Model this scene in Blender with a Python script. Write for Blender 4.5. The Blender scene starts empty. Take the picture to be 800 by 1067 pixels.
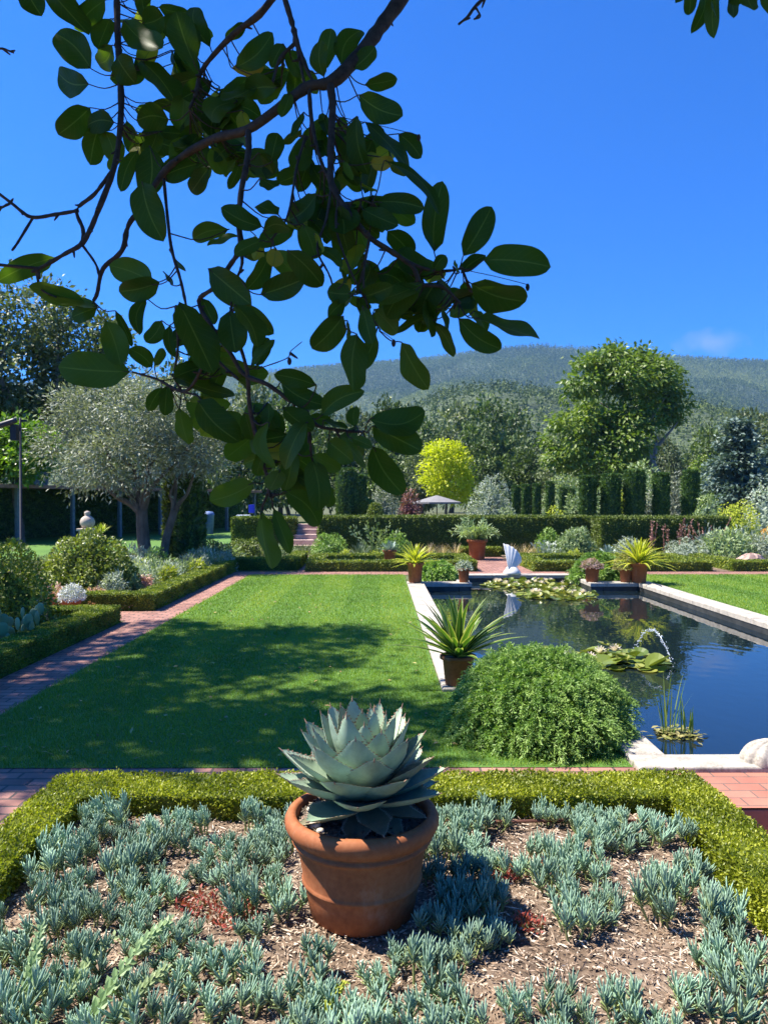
import bpy, math, random
import numpy as np

# ------------------------------------------------------------------ camera, sky, sun, exposure
SC = bpy.context.scene
COL = SC.collection
CAM_H, FPX, VX, VY = 1.65, 775.0, 396.0, 523.0     # eye height, focal length in photo pixels, vanishing point
cd = bpy.data.cameras.new('camera')
cam = bpy.data.objects.new('camera', cd); COL.objects.link(cam)
cd.sensor_fit = 'AUTO'; cd.sensor_width = 36.0; cd.lens = FPX / 1067 * 36.0
cd.clip_start = 0.05; cd.clip_end = 9000
cam.location = (0, 0, CAM_H)
cam.rotation_euler = (math.pi / 2 - math.atan(10.5 / FPX), 0, -math.atan(4 / FPX))
cd.dof.use_dof = True; cd.dof.focus_distance = 2.9; cd.dof.aperture_fstop = 9.0
SC.camera = cam

SUN_EL, SUN_AZ = math.radians(58), math.radians(-82)   # azimuth clockwise from +Y
wd = bpy.data.worlds.new('World'); SC.world = wd; wd.use_nodes = True
_n, _l = wd.node_tree.nodes, wd.node_tree.links
_sky = _n.new('ShaderNodeTexSky'); _sky.sky_type = 'NISHITA'; _sky.sun_disc = False
_sky.sun_elevation = SUN_EL; _sky.sun_rotation = SUN_AZ
_sky.altitude = 0; _sky.air_density = 1.0; _sky.dust_density = 0.7; _sky.ozone_density = 4.0
_mul = _n.new('ShaderNodeMix'); _mul.data_type = 'RGBA'; _mul.blend_type = 'MULTIPLY'; _mul.inputs[0].default_value = 1   # deep saturated blue of a phone picture
_l.new(_sky.outputs[0], _mul.inputs[6]); _mul.inputs[7].default_value = (.11, .74, 1.80, 1)
# one faint lavender cloud low over the ridge
_tc = _n.new('ShaderNodeTexCoord'); _vs = _n.new('ShaderNodeMapping'); _vs.inputs['Location'].default_value = (-.402, -.90, -.192)
_l.new(_tc.outputs['Generated'], _vs.inputs[0]); _vs2 = _n.new('ShaderNodeMapping'); _vs2.inputs['Scale'].default_value = (22, 22, 60); _l.new(_vs.outputs[0], _vs2.inputs[0])
_ln = _n.new('ShaderNodeVectorMath'); _ln.operation = 'LENGTH'; _l.new(_vs2.outputs[0], _ln.inputs[0])
_nz = _n.new('ShaderNodeTexNoise'); _nz.inputs['Scale'].default_value = 45; _nz.inputs['Detail'].default_value = 6; _l.new(_tc.outputs['Generated'], _nz.inputs['Vector'])
_ad = _n.new('ShaderNodeMath'); _ad.operation = 'MULTIPLY_ADD'; _l.new(_nz.outputs['Fac'], _ad.inputs[0]); _ad.inputs[1].default_value = 1.4; _l.new(_ln.outputs['Value'], _ad.inputs[2])
_mr = _n.new('ShaderNodeMapRange'); _l.new(_ad.outputs[0], _mr.inputs[0]); _mr.inputs[1].default_value = .75; _mr.inputs[2].default_value = 1.7; _mr.inputs[3].default_value = .36; _mr.inputs[4].default_value = 0
_cm = _n.new('ShaderNodeMix'); _cm.data_type = 'RGBA'; _l.new(_mr.outputs[0], _cm.inputs[0]); _l.new(_mul.outputs[2], _cm.inputs[6]); _cm.inputs[7].default_value = (4.4, 4.9, 7.5, 1)
_l.new(_cm.outputs[2], _n['Background'].inputs[0]); _n['Background'].inputs[1].default_value = 0.05
sl = bpy.data.lights.new('sun', 'SUN'); sl.energy = 5.0; sl.angle = math.radians(0.53); sl.color = (1.0, 0.93, 0.81)
sun = bpy.data.objects.new('sun', sl); COL.objects.link(sun)
sun.rotation_euler = (math.pi / 2 - SUN_EL, 0, math.pi - SUN_AZ)
SC.view_settings.view_transform = 'Standard'; SC.view_settings.look = 'None'
SC.view_settings.exposure = 1.4; SC.view_settings.gamma = 1.0; SC.view_settings.use_curve_mapping = False
SC.cycles.max_bounces = 7; SC.cycles.diffuse_bounces = 3; SC.cycles.glossy_bounces = 3
SC.cycles.transmission_bounces = 5; SC.cycles.transparent_max_bounces = 6; SC.cycles.volume_bounces = 0
SC.cycles.use_denoising = True
SC.cycles.volume_step_rate = 4.0

# ------------------------------------------------------------------ helpers
def at(px, py, Y):
    """point at depth Y seen at photo pixel (px, py)"""
    return np.array([(px - VX) / FPX * Y, Y, CAM_H - (py - VY) / FPX * Y])
def gd(py, z=0.0):
    """depth of a point of height z seen at row py"""
    return (CAM_H - z) * FPX / (py - VY)
def gp(px, py, z=0.0):
    return at(px, py, gd(py, z))

def norm(a):
    return a / np.maximum(np.linalg.norm(a, axis=-1, keepdims=True), 1e-9)

def ch(V, F, mat=0, **attr):
    V = np.asarray(V, float).reshape(-1, 3); F = np.asarray(F, int)
    return [V, F, mat, attr]
def merge(*cs):
    out = []
    for c in cs:
        out += c if isinstance(c, list) and (len(c) == 0 or isinstance(c[0], list)) else [c]
    return out
def move(chunks, off=(0, 0, 0), s=1.0, rz=0.0):
    c, sn = math.cos(rz), math.sin(rz); R = np.array([[c, -sn, 0], [sn, c, 0], [0, 0, 1]])
    return [[(k[0] * s) @ R.T + np.asarray(off, float), k[1], k[2], k[3]] for k in merge(chunks)]

def build(name, chunks, mats, parent=None, smooth=False, loc=None):
    chunks = merge(chunks)
    mats = mats if isinstance(mats, (list, tuple)) else [mats]
    nv = 0; Vs = []; loops = []; starts = []; mi = []; sm = []; attrs = {}
    lp = 0
    names = set(k for c in chunks for k in c[3])
    for V, F, m, at_ in chunks:
        Vs.append(V); k = F.shape[1]
        loops.append((F + nv).ravel()); starts.append(np.arange(len(F)) * k + lp); lp += F.size
        mi.append(np.full(len(F), m if not isinstance(m, np.ndarray) else 0) if not isinstance(m, np.ndarray) else m)
        for q in names:
            a = at_.get(q, 0.0); a = np.broadcast_to(np.asarray(a, float), (len(V),))
            attrs.setdefault(q, []).append(a)
        nv += len(V)
    V = np.concatenate(Vs); L = np.concatenate(loops); S = np.concatenate(starts); M = np.concatenate(mi)
    me = bpy.data.meshes.new(name)
    me.vertices.add(len(V)); me.vertices.foreach_set('co', V.astype(np.float32).ravel())
    me.loops.add(len(L)); me.loops.foreach_set('vertex_index', L.astype(np.int32))
    me.polygons.add(len(S)); me.polygons.foreach_set('loop_start', S.astype(np.int32))
    me.polygons.foreach_set('material_index', M.astype(np.int32))
    me.polygons.foreach_set('use_smooth', np.full(len(S), smooth))
    for m in mats: me.materials.append(m)
    for q, a in attrs.items():
        d = me.attributes.new(q, 'FLOAT', 'POINT'); d.data.foreach_set('value', np.concatenate(a).astype(np.float32))
    me.update(calc_edges=True); me.validate()
    o = bpy.data.objects.new(name, me); COL.objects.link(o)
    if parent is not None: o.parent = parent
    if loc is not None: o.location = loc
    return o

def tag(o, label, cat, group=None):
    o['label'] = label; o['category'] = cat
    if group: o['group'] = group
    return o
def thing(name, label, cat, loc=(0, 0, 0), rz=0.0, group=None):
    o = bpy.data.objects.new(name, None); COL.objects.link(o); o.empty_display_size = 0.1
    o.location = tuple(loc); o.rotation_euler = (0, 0, rz)
    return tag(o, label, cat, group)
def struct(name, chunks, mats, kind='structure', smooth=False):
    o = build(name, chunks, mats, smooth=smooth); o['kind'] = kind; return o
def dup(root, loc, rz=0.0, s=1.0, label=None, group=None, sz=None):
    r = root.copy(); COL.objects.link(r); r.location = tuple(loc); r.rotation_euler = (0, 0, rz)
    r.scale = (s, s, sz if sz else s)
    if label: r['label'] = label
    if group: r['group'] = group
    for c in list(root.children):
        k = c.copy(); COL.objects.link(k); k.parent = r
        for g in c.children:
            d = g.copy(); COL.objects.link(d); d.parent = k
    return r

# --- shapes
def box(x0, x1, y0, y1, z0, z1):
    V = [(x, y, z) for z in (z0, z1) for y in (y0, y1) for x in (x0, x1)]
    return ch(V, [(0, 2, 3, 1), (4, 5, 7, 6), (0, 1, 5, 4), (1, 3, 7, 5), (3, 2, 6, 7), (2, 0, 4, 6)])
def bev_box(x0, x1, y0, y1, z0, z1, b=0.01):
    """box with its top edges rounded off by b"""
    rings = [(0, z0), (0, z1 - b), (b * .3, z1 - b * .3), (b, z1)]
    V = []; F = []
    for ins, z in rings:
        V += [(x0 + ins, y0 + ins, z), (x1 - ins, y0 + ins, z), (x1 - ins, y1 - ins, z), (x0 + ins, y1 - ins, z)]
    for k in range(3):
        for i in range(4):
            j = (i + 1) % 4; F.append((k * 4 + i, k * 4 + j, k * 4 + 4 + j, k * 4 + 4 + i))
    F.append((12, 13, 14, 15)); F.append((3, 2, 1, 0))
    return ch(V, F)
def sheet(x0, x1, y0, y1, z, n=1, m=1):
    X, Y = np.meshgrid(np.linspace(x0, x1, n + 1), np.linspace(y0, y1, m + 1))
    V = np.stack([X, Y, np.full_like(X, z)], -1).reshape(-1, 3)
    return ch(V, gridF(m + 1, n + 1))
def gridF(r, c):
    i = np.arange((r - 1) * c).reshape(r - 1, c)[:, :-1].ravel()
    return np.stack([i, i + 1, i + c + 1, i + c], -1)
def lathe(prof, n=40, c=(0, 0, 0), cap=False):
    prof = np.asarray(prof, float); a = np.linspace(0, 2 * math.pi, n, endpoint=False)
    V = np.stack([prof[:, 0, None] * np.cos(a), prof[:, 0, None] * np.sin(a), np.repeat(prof[:, 1, None], n, 1)], -1)
    k = len(prof); i = np.arange(k - 1)[:, None] * n + np.arange(n)[None]
    j = np.arange(k - 1)[:, None] * n + (np.arange(n)[None] + 1) % n
    F = np.stack([i, j, j + n, i + n], -1).reshape(-1, 4)
    out = [ch(V.reshape(-1, 3) + np.asarray(c, float), F)]
    return out
def smooth_path(P, R, per=4):
    P = np.asarray(P, float); R = np.asarray(R, float)
    if len(P) < 3: per = max(per, 2)
    Q = np.concatenate([[2 * P[0] - P[1]], P, [2 * P[-1] - P[-2]]]); out = []; rr = []
    for i in range(len(P) - 1):
        for t in np.linspace(0, 1, per, endpoint=False):
            a, b, c, d = Q[i], Q[i + 1], Q[i + 2], Q[i + 3]
            out.append(.5 * (2 * b + (c - a) * t + (2 * a - 5 * b + 4 * c - d) * t * t + (3 * b - a - 3 * c + d) * t ** 3))
            rr.append(R[i] * (1 - t) + R[i + 1] * t)
    out.append(P[-1]); rr.append(R[-1])
    return np.array(out), np.array(rr)
def tube(P, R, n=7, per=4, knob=0.0, rng=None, tip=True):
    P = np.asarray(P, float); R = np.broadcast_to(np.asarray(R, float), (len(P),)).copy()
    P, R = smooth_path(P, R, per)
    if knob: R = R * (1 + knob * rng.normal(size=len(R)))
    T = norm(np.gradient(P, axis=0)); up = np.array([0.31, 0.17, 0.93])
    A = norm(np.cross(T, up)); B = np.cross(T, A)
    a = np.linspace(0, 2 * math.pi, n, endpoint=False)
    V = P[:, None] + R[:, None, None] * (np.cos(a)[None, :, None] * A[:, None] + np.sin(a)[None, :, None] * B[:, None])
    k = len(P); i = np.arange(k - 1)[:, None] * n + np.arange(n)[None]
    j = np.arange(k - 1)[:, None] * n + (np.arange(n)[None] + 1) % n
    F = np.stack([i, j, j + n, i + n], -1).reshape(-1, 4)
    V = V.reshape(-1, 3); out = [ch(V, F)]
    if tip:
        VV = np.concatenate([V[-n:], [P[-1] + T[-1] * R[-1]]])
        out.append(ch(VV, [(q, (q + 1) % n, n) for q in range(n)]))
    return out
def cards(P, D, N, L, W, fold=0.12, **attr):
    """folded rhombic leaves: base points P, long axes D, normals N, lengths L, widths W"""
    D = norm(D); S = norm(np.cross(D, N)); N = np.cross(S, D)
    L = np.broadcast_to(L, (len(P),))[:, None]; W = np.broadcast_to(W, (len(P),))[:, None]
    m = P + D * L * .48
    V = np.stack([P, m + S * W / 2 + N * W * fold, P + D * L, m - S * W / 2 + N * W * fold], 1).reshape(-1, 3)
    F = np.arange(len(P) * 4).reshape(-1, 4)
    return ch(V, F, 0, **{k: np.repeat(np.broadcast_to(v, (len(P),)), 4) for k, v in attr.items()})
def sph(rng, n):
    return norm(rng.normal(size=(n, 3)))

def crown(rng, lobes, n_cl, n_lf, cl_r, L, W, droop=0.0, surf=0.5, up=0.6, flat=0.75):
    """tree or shrub foliage: lobes = [(centre, radii)], clumps of leaves scattered through each lobe's volume"""
    vol = np.array([np.prod(r) ** .7 for c, r in lobes]); pick = rng.choice(len(lobes), n_cl, p=vol / vol.sum())
    C = np.array([l[0] for l in lobes], float)[pick]; R = np.array([l[1] for l in lobes], float)[pick]
    u = sph(rng, n_cl); rad = rng.random(n_cl) ** (1 / 3 * (1 - surf)); cc = C + u * R * rad[:, None]
    cs = cl_r * rng.uniform(.6, 1.35, n_cl); ct = rng.random(n_cl)
    idx = np.repeat(np.arange(n_cl), n_lf); n = len(idx)
    off = rng.normal(size=(n, 3)) * [.55, .55, .55 * flat]
    P = cc[idx] + off * cs[idx][:, None]
    outw = norm(off + u[idx] * .5)
    D = norm(outw + sph(rng, n) * .7 + [0, 0, -droop]); N = norm(sph(rng, n) * .75 + outw * .5 + [0, 0, up])
    t = np.clip(ct[idx] * .6 + rng.random(n) * .5 - .05, 0, 1)
    return cards(P, D, N, L * rng.uniform(.6, 1.25, n), W * rng.uniform(.6, 1.25, n), tint=t)

def shell_foliage(rng, c, r, n, L, W, lump=0.12, up=.4, zmin=0.02, depth=.25, nl=26):
    """dense mounded bush: leaves in the outer layer of a lumpy half ellipsoid plus lumps"""
    c = np.asarray(c, float); r = np.asarray(r, float)
    u = sph(rng, n); u[:, 2] = np.abs(u[:, 2]) * 1.0 - .12; u = norm(u)
    lb = sph(rng, nl); lb[:, 2] = np.abs(lb[:, 2]); k = np.max((u @ lb.T) ** 12, 1)
    rad = (1 - lump + lump * 1.6 * k) * (1 - depth * rng.random(n) ** 2)
    P = c + u * r * rad[:, None]; P[:, 2] = np.maximum(P[:, 2], c[2] + zmin)
    nn = norm(u / r); D = norm(nn * .6 + sph(rng, n) * .8 + [0, 0, .25]); N = norm(nn + sph(rng, n) * .6 + [0, 0, up])
    return cards(P, D, N, L * rng.uniform(.6, 1.3, n), W * rng.uniform(.6, 1.3, n), tint=np.clip(.35 * k + rng.random(n) * .7, 0, 1))
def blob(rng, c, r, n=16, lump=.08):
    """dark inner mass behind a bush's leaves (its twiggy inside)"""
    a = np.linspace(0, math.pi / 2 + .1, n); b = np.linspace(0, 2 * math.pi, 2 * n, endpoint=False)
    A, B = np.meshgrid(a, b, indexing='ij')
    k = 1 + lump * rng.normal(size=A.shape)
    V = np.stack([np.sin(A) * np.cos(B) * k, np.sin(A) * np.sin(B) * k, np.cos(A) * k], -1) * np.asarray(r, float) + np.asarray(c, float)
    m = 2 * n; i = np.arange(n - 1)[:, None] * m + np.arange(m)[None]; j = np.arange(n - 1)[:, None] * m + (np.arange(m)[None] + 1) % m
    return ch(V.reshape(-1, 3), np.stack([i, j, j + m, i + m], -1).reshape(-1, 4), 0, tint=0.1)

def hedge(rng, boxes, dens, L, W, wob=.012, core=True):
    """clipped hedge: inner boxes plus leaves over their tops and sides"""
    out = []
    for (x0, x1, y0, y1, z0, z1) in boxes:
        ins = L * .6
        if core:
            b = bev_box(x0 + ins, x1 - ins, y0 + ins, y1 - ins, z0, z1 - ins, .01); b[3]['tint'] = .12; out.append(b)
        for (ax, A, B, val, nv) in ((2, (x0, x1), (y0, y1), z1, (0, 0, 1)), (1, (x0, x1), (z0, z1), y0, (0, -1, 0)), (1, (x0, x1), (z0, z1), y1, (0, 1, 0)),
                                    (0, (y0, y1), (z0, z1), x0, (-1, 0, 0)), (0, (y0, y1), (z0, z1), x1, (1, 0, 0))):
            ar = (A[1] - A[0]) * (B[1] - B[0]); n = int(ar * dens * (1.0 if ax == 2 else .8))
            a = rng.uniform(A[0], A[1], n); b = rng.uniform(B[0], B[1], n); P = np.zeros((n, 3))
            o = [i for i in range(3) if i != ax]; P[:, o[0]] = a; P[:, o[1]] = b; P[:, ax] = val
            nv = np.array(nv, float)
            bump = wob * (np.sin(a * 9 + b * 5) + np.sin(b * 17 - a * 6.3) + np.sin(a * 31 + b * 2)) * .6
            P += nv * (bump - L * .45 + rng.normal(size=n) * wob * .8)[:, None]
            D = norm(nv * .75 + sph(rng, n) * .9 + [0, 0, .35]); N = norm(nv + sph(rng, n) * .7 + [0, 0, .25])
            t = np.clip(.5 + .2 * np.sin(a * 7 + b * 11) + rng.normal(size=n) * .25, 0, 1)
            out.append(cards(P, D, N, L * rng.uniform(.6, 1.3, n), W * rng.uniform(.6, 1.3, n), tint=t))
    return out

def straps(rng, n, L, W, e0=(.5, 1.5), droop=1.2, seg=8, cup=.25, base_r=.03, taper=2.2, tw=0.0):
    """rosette of long arching leaves; attribute edge runs 0 at the midrib to 1 at the margins"""
    t = np.linspace(0, 1, seg + 1); out = []
    for i in range(n):
        f = i / max(n - 1, 1); az = i * 2.39996 + rng.normal() * .25
        e = e0[1] + (e0[0] - e0[1]) * f + rng.normal() * .1; l = L * rng.uniform(.75, 1.15) * (1 - .2 * (1 - f)); w = W * rng.uniform(.8, 1.15)
        el = e - droop * rng.uniform(.5, 1.4) * t ** 1.6
        ds = l / seg; x = np.concatenate([[0], np.cumsum(np.cos(el[:-1]) * ds)]) + base_r * rng.random(); z = np.concatenate([[0], np.cumsum(np.sin(el[:-1]) * ds)])
        az_t = az + tw * rng.normal() * t
        rad = np.stack([np.cos(az_t), np.sin(az_t), 0 * t], -1); C = rad * x[:, None]; C[:, 2] = z
        side = np.stack([-np.sin(az_t), np.cos(az_t), 0 * t], -1)
        T = rad * np.cos(el)[:, None] + np.array([0, 0, 1]) * np.sin(el)[:, None]; nn = np.cross(side, T) * -1
        pw = w * .5 * np.minimum(1, .45 + t * 2.2) * (1 - t ** taper) + 1e-4
        us = np.array([-1, -.55, 0, .55, 1]); V = C[:, None] + us[None, :, None] * pw[:, None, None] * side[:, None] + (np.abs(us)[None, :, None] * cup * pw[:, None, None]) * nn[:, None]
        out.append(ch(V.reshape(-1, 3), gridF(seg + 1, 5), 0, tint=np.full(V.shape[0] * 5, rng.random()), edge=np.tile(np.abs(us), seg + 1)))
    return out

def sprays(rng, P, D, n_lf, L, lf, lw, droop=.6, up=.3):
    """short arching twigs at P along D, each with leaflets along it"""
    n = len(P); s = np.linspace(.05, 1, n_lf)[None, :, None]; D = norm(D)
    l = L * rng.uniform(.6, 1.3, n)[:, None, None]
    C = P[:, None] + D[:, None] * s * l + np.array([0, 0, -1.0]) * droop * (s ** 2) * l * .6
    T = norm(D[:, None] + np.array([0, 0, -1.0]) * droop * s * 1.2)
    r = sph(rng, n * n_lf).reshape(n, n_lf, 3)
    d = norm(T * .9 + r * .9); N = norm(np.cross(d, r) + [0, 0, up])
    t = np.clip(np.repeat(rng.random(n)[:, None], n_lf, 1) * .5 + s[:, :, 0].repeat(n, 0) * .35 + rng.random((n, n_lf)) * .2, 0, 1)
    m = n * n_lf; sz = rng.uniform(.7, 1.3, m)
    return cards(C.reshape(m, 3), d.reshape(m, 3), N.reshape(m, 3), lf * sz, lw * sz, tint=t.ravel())

def limbs(rng, base, top_pts, r0, split=.45, bend=.12, n=9):
    """tapered trunk that forks into limbs reaching the given points"""
    base = np.asarray(base, float); out = []
    cen = np.mean(np.asarray(top_pts, float), 0); fork = base + (cen - base) * split
    mid = (base + fork) / 2 + rng.normal(size=3) * bend * r0 * 4 * [1, 1, 0]
    out += tube([base - [0, 0, .1], base + (mid - base) * .3, mid, fork], [r0 * 1.35, r0 * 1.02, r0 * .9, r0 * .8], n=n)
    for p in top_pts:
        p = np.asarray(p, float); m = (fork + p) / 2 + rng.normal(size=3) * np.linalg.norm(p - fork) * bend
        out += tube([fork - (fork - mid) * .15, fork + (m - fork) * .4, m, p], [r0 * .62, r0 * .5, r0 * .34, r0 * .1], n=max(5, n - 3))
    return out

# ------------------------------------------------------------------ materials
def mat(name):
    m = bpy.data.materials.new(name); m.use_nodes = True
    return m, m.node_tree.nodes, m.node_tree.links, m.node_tree.nodes['Principled BSDF']
def rgb(c): return (c[0], c[1], c[2], 1)
def ramp(n, stops):
    r = n.new('ShaderNodeValToRGB'); e = r.color_ramp.elements
    while len(e) < len(stops): e.new(.5)
    for k, (p, c) in enumerate(stops): e[k].position = p; e[k].color = rgb(c)
    return r
def leafmat(name, cols, rough=.5, trans=.3, spec=.4, attr='tint', vary=.16, edge=None, tcol=None, mottle=0):
    m, n, l, b = mat(name)
    a = n.new('ShaderNodeAttribute'); a.attribute_name = attr
    r = ramp(n, [(i / max(len(cols) - 1, 1), c) for i, c in enumerate(cols)]); l.new(a.outputs['Fac'], r.inputs[0])
    col = r.outputs[0]
    if edge:
        ea = n.new('ShaderNodeAttribute'); ea.attribute_name = 'edge'
        er = ramp(n, [(edge[0], (0, 0, 0)), (edge[1], (1, 1, 1))]); l.new(ea.outputs['Fac'], er.inputs[0])
        mx = n.new('ShaderNodeMix'); mx.data_type = 'RGBA'; l.new(er.outputs[0], mx.inputs[0]); l.new(col, mx.inputs[6]); mx.inputs[7].default_value = rgb(edge[2]); col = mx.outputs[2]
    oi = n.new('ShaderNodeObjectInfo'); mr = n.new('ShaderNodeMapRange'); l.new(oi.outputs['Random'], mr.inputs[0])
    mr.inputs[3].default_value = 1 - vary; mr.inputs[4].default_value = 1 + vary
    if mottle:
        tc = n.new('ShaderNodeTexCoord'); nz = n.new('ShaderNodeTexNoise'); nz.inputs['Scale'].default_value = mottle; nz.inputs['Detail'].default_value = 7; nz.inputs['Roughness'].default_value = .7; l.new(tc.outputs['Object'], nz.inputs['Vector'])
        rr = ramp(n, [(.3, (.74, .77, .76)), (.55, (1, 1, 1)), (.75, (1.12, 1.10, 1.08))]); l.new(nz.outputs['Fac'], rr.inputs[0])
        mm = n.new('ShaderNodeMix'); mm.data_type = 'RGBA'; mm.blend_type = 'MULTIPLY'; mm.inputs[0].default_value = 1; l.new(col, mm.inputs[6]); l.new(rr.outputs[0], mm.inputs[7]); col = mm.outputs[2]
    hs = n.new('ShaderNodeHueSaturation'); l.new(mr.outputs[0], hs.inputs['Value']); l.new(col, hs.inputs['Color'])
    l.new(hs.outputs[0], b.inputs['Base Color']); b.inputs['Roughness'].default_value = rough
    b.inputs['Specular IOR Level'].default_value = spec
    if trans:
        tr = n.new('ShaderNodeBsdfTranslucent'); mx2 = n.new('ShaderNodeMixShader'); mx2.inputs[0].default_value = trans
        if tcol is None:
            g = n.new('ShaderNodeMix'); g.data_type = 'RGBA'; g.blend_type = 'MULTIPLY'; g.inputs[0].default_value = 1
            l.new(hs.outputs[0], g.inputs[6]); g.inputs[7].default_value = (1.5, 1.6, .6, 1); l.new(g.outputs[2], tr.inputs[0])
        else: tr.inputs[0].default_value = rgb(tcol)
        l.new(b.outputs[0], mx2.inputs[1]); l.new(tr.outputs[0], mx2.inputs[2])
        l.new(mx2.outputs[0], n['Material Output'].inputs[0])
    return m
def noisemat(name, stops, scale=8, detail=6, rough=.8, bump=.3, dist=.01, spec=.3, stretch=None, scale2=None):
    m, n, l, b = mat(name)
    tc = n.new('ShaderNodeTexCoord'); mp = n.new('ShaderNodeMapping'); l.new(tc.outputs['Object'], mp.inputs[0])
    if stretch: mp.inputs['Scale'].default_value = stretch
    t = n.new('ShaderNodeTexNoise'); t.inputs['Scale'].default_value = scale; t.inputs['Detail'].default_value = detail; t.inputs['Roughness'].default_value = .65
    l.new(mp.outputs[0], t.inputs['Vector']); f = t.outputs['Fac']
    if scale2:
        t2 = n.new('ShaderNodeTexNoise'); t2.inputs['Scale'].default_value = scale2; t2.inputs['Detail'].default_value = 3; l.new(mp.outputs[0], t2.inputs['Vector'])
        ad = n.new('ShaderNodeMath'); ad.operation = 'MULTIPLY_ADD'; l.new(t2.outputs['Fac'], ad.inputs[0]); ad.inputs[1].default_value = .6; l.new(f, ad.inputs[2])
        sb = n.new('ShaderNodeMath'); sb.operation = 'SUBTRACT'; l.new(ad.outputs[0], sb.inputs[0]); sb.inputs[1].default_value = .3; f = sb.outputs[0]
    r = ramp(n, stops); l.new(f, r.inputs[0]); l.new(r.outputs[0], b.inputs['Base Color'])
    b.inputs['Roughness'].default_value = rough; b.inputs['Specular IOR Level'].default_value = spec
    if bump:
        bp = n.new('ShaderNodeBump'); bp.inputs['Strength'].default_value = bump; bp.inputs['Distance'].default_value = dist
        l.new(f, bp.inputs['Height']); l.new(bp.outputs[0], b.inputs['Normal'])
    return m
def brickmat(name, c1, c2, mortar, bw=.205, bh=.1, rot=0.0, msize=.006):
    m, n, l, b = mat(name)
    tc = n.new('ShaderNodeTexCoord'); mp = n.new('ShaderNodeMapping'); l.new(tc.outputs['Object'], mp.inputs[0]); mp.inputs['Rotation'].default_value = (0, 0, rot)
    t = n.new('ShaderNodeTexBrick'); l.new(mp.outputs[0], t.inputs['Vector'])
    t.inputs['Scale'].default_value = 1; t.inputs['Brick Width'].default_value = bw; t.inputs['Row Height'].default_value = bh
    t.inputs['Mortar Size'].default_value = msize; t.inputs['Mortar Smooth'].default_value = .3; t.inputs['Bias'].default_value = .1
    t.inputs['Color1'].default_value = rgb(c1); t.inputs['Color2'].default_value = rgb(c2); t.inputs['Mortar'].default_value = rgb(mortar)
    nz = n.new('ShaderNodeTexNoise'); nz.inputs['Scale'].default_value = 3.5; nz.inputs['Detail'].default_value = 8; l.new(tc.outputs['Object'], nz.inputs['Vector'])
    r = ramp(n, [(.3, (.72, .7, .7)), (.7, (1.2, 1.15, 1.1))]); l.new(nz.outputs['Fac'], r.inputs[0])
    mx = n.new('ShaderNodeMix'); mx.data_type = 'RGBA'; mx.blend_type = 'MULTIPLY'; mx.inputs[0].default_value = 1; l.new(t.outputs['Color'], mx.inputs[6]); l.new(r.outputs[0], mx.inputs[7])
    l.new(mx.outputs[2], b.inputs['Base Color']); b.inputs['Roughness'].default_value = .8; b.inputs['Specular IOR Level'].default_value = .3
    bp = n.new('ShaderNodeBump'); bp.inputs['Strength'].default_value = .6; bp.inputs['Distance'].default_value = .006; bp.invert = True
    l.new(t.outputs['Fac'], bp.inputs['Height']); l.new(bp.outputs[0], b.inputs['Normal'])
    return m

# ------------------------------------------------------------------ materials used by several things
M_SOIL = noisemat('bed_soil', [(.3, (.08, .055, .038)), (.55, (.19, .135, .095)), (.75, (.31, .24, .18))], scale=38, detail=8, bump=.8, dist=.02, scale2=3)
M_DIRT = noisemat('ground_dirt', [(.3, (.05, .06, .025)), (.6, (.10, .11, .045)), (.8, (.16, .15, .07))], scale=.8, detail=8, bump=.2, scale2=12)
M_BRICK = brickmat('path_brick', (.37, .20, .16), (.25, .125, .10), (.09, .075, .065), msize=.009)
M_BRICKP = brickmat('pale_brick', (.42, .18, .13), (.34, .14, .10), (.17, .12, .10), bw=.21, bh=.105, rot=0, msize=.006)
M_LAWN = noisemat('lawn_turf', [(.3, (.055, .13, .018)), (.7, (.10, .20, .03))], scale=60, detail=6, bump=.5, dist=.02, scale2=.7)
M_GRASS = leafmat('grass_blade', [(0.088, 0.169, 0.013), (0.159, 0.265, 0.022), (0.254, 0.326, 0.035)], rough=.55, trans=.35, vary=0)
M_COPE = noisemat('coping_stone', [(.25, (.20, .18, .15)), (.5, (.37, .335, .285)), (.75, (.46, .42, .36))], scale=9, detail=10, bump=.35, dist=.006, scale2=70)
M_BOX = leafmat('boxwood', [(0.067, 0.097, 0.007), (0.207, 0.244, 0.017), (0.402, 0.424, 0.038)], rough=.45, trans=.3, vary=.04)
M_BOXD = leafmat('boxwood_green', [(0.050, 0.090, 0.012), (0.150, 0.208, 0.022), (0.340, 0.360, 0.042)], rough=.5, trans=.25, vary=.05)
M_YEW = leafmat('yew', [(0.027, 0.063, 0.017), (0.060, 0.126, 0.028), (0.129, 0.205, 0.048)], rough=.55, trans=.15, vary=.1)
M_HEDGE = leafmat('tall_hedge', [(0.048, 0.075, 0.014), (0.104, 0.150, 0.024), (0.208, 0.255, 0.042)], rough=.55, trans=.2, vary=.05)
M_OAK = leafmat('oak_leaf', [(0.032, 0.056, 0.015), (0.074, 0.120, 0.029), (0.149, 0.211, 0.052)], rough=.5, trans=.2)
M_OAKG = leafmat('grey_oak_leaf', [(0.042, 0.066, 0.029), (0.105, 0.140, 0.062), (0.225, 0.264, 0.124)], rough=.5, trans=.2)
M_MAPLE = leafmat('fresh_leaf', [(0.054, 0.100, 0.014), (0.106, 0.172, 0.023), (0.201, 0.262, 0.046)], rough=.45, trans=.3)
M_YELLOW = leafmat('golden_leaf', [(.28, .34, .01), (.46, .50, .015), (.60, .62, .05)], rough=.5, trans=.35, vary=.05)
M_OLIVE = leafmat('olive_leaf', [(0.088, 0.110, 0.072), (0.209, 0.242, 0.165), (0.396, 0.418, 0.319)], rough=.5, trans=.15)
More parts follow.
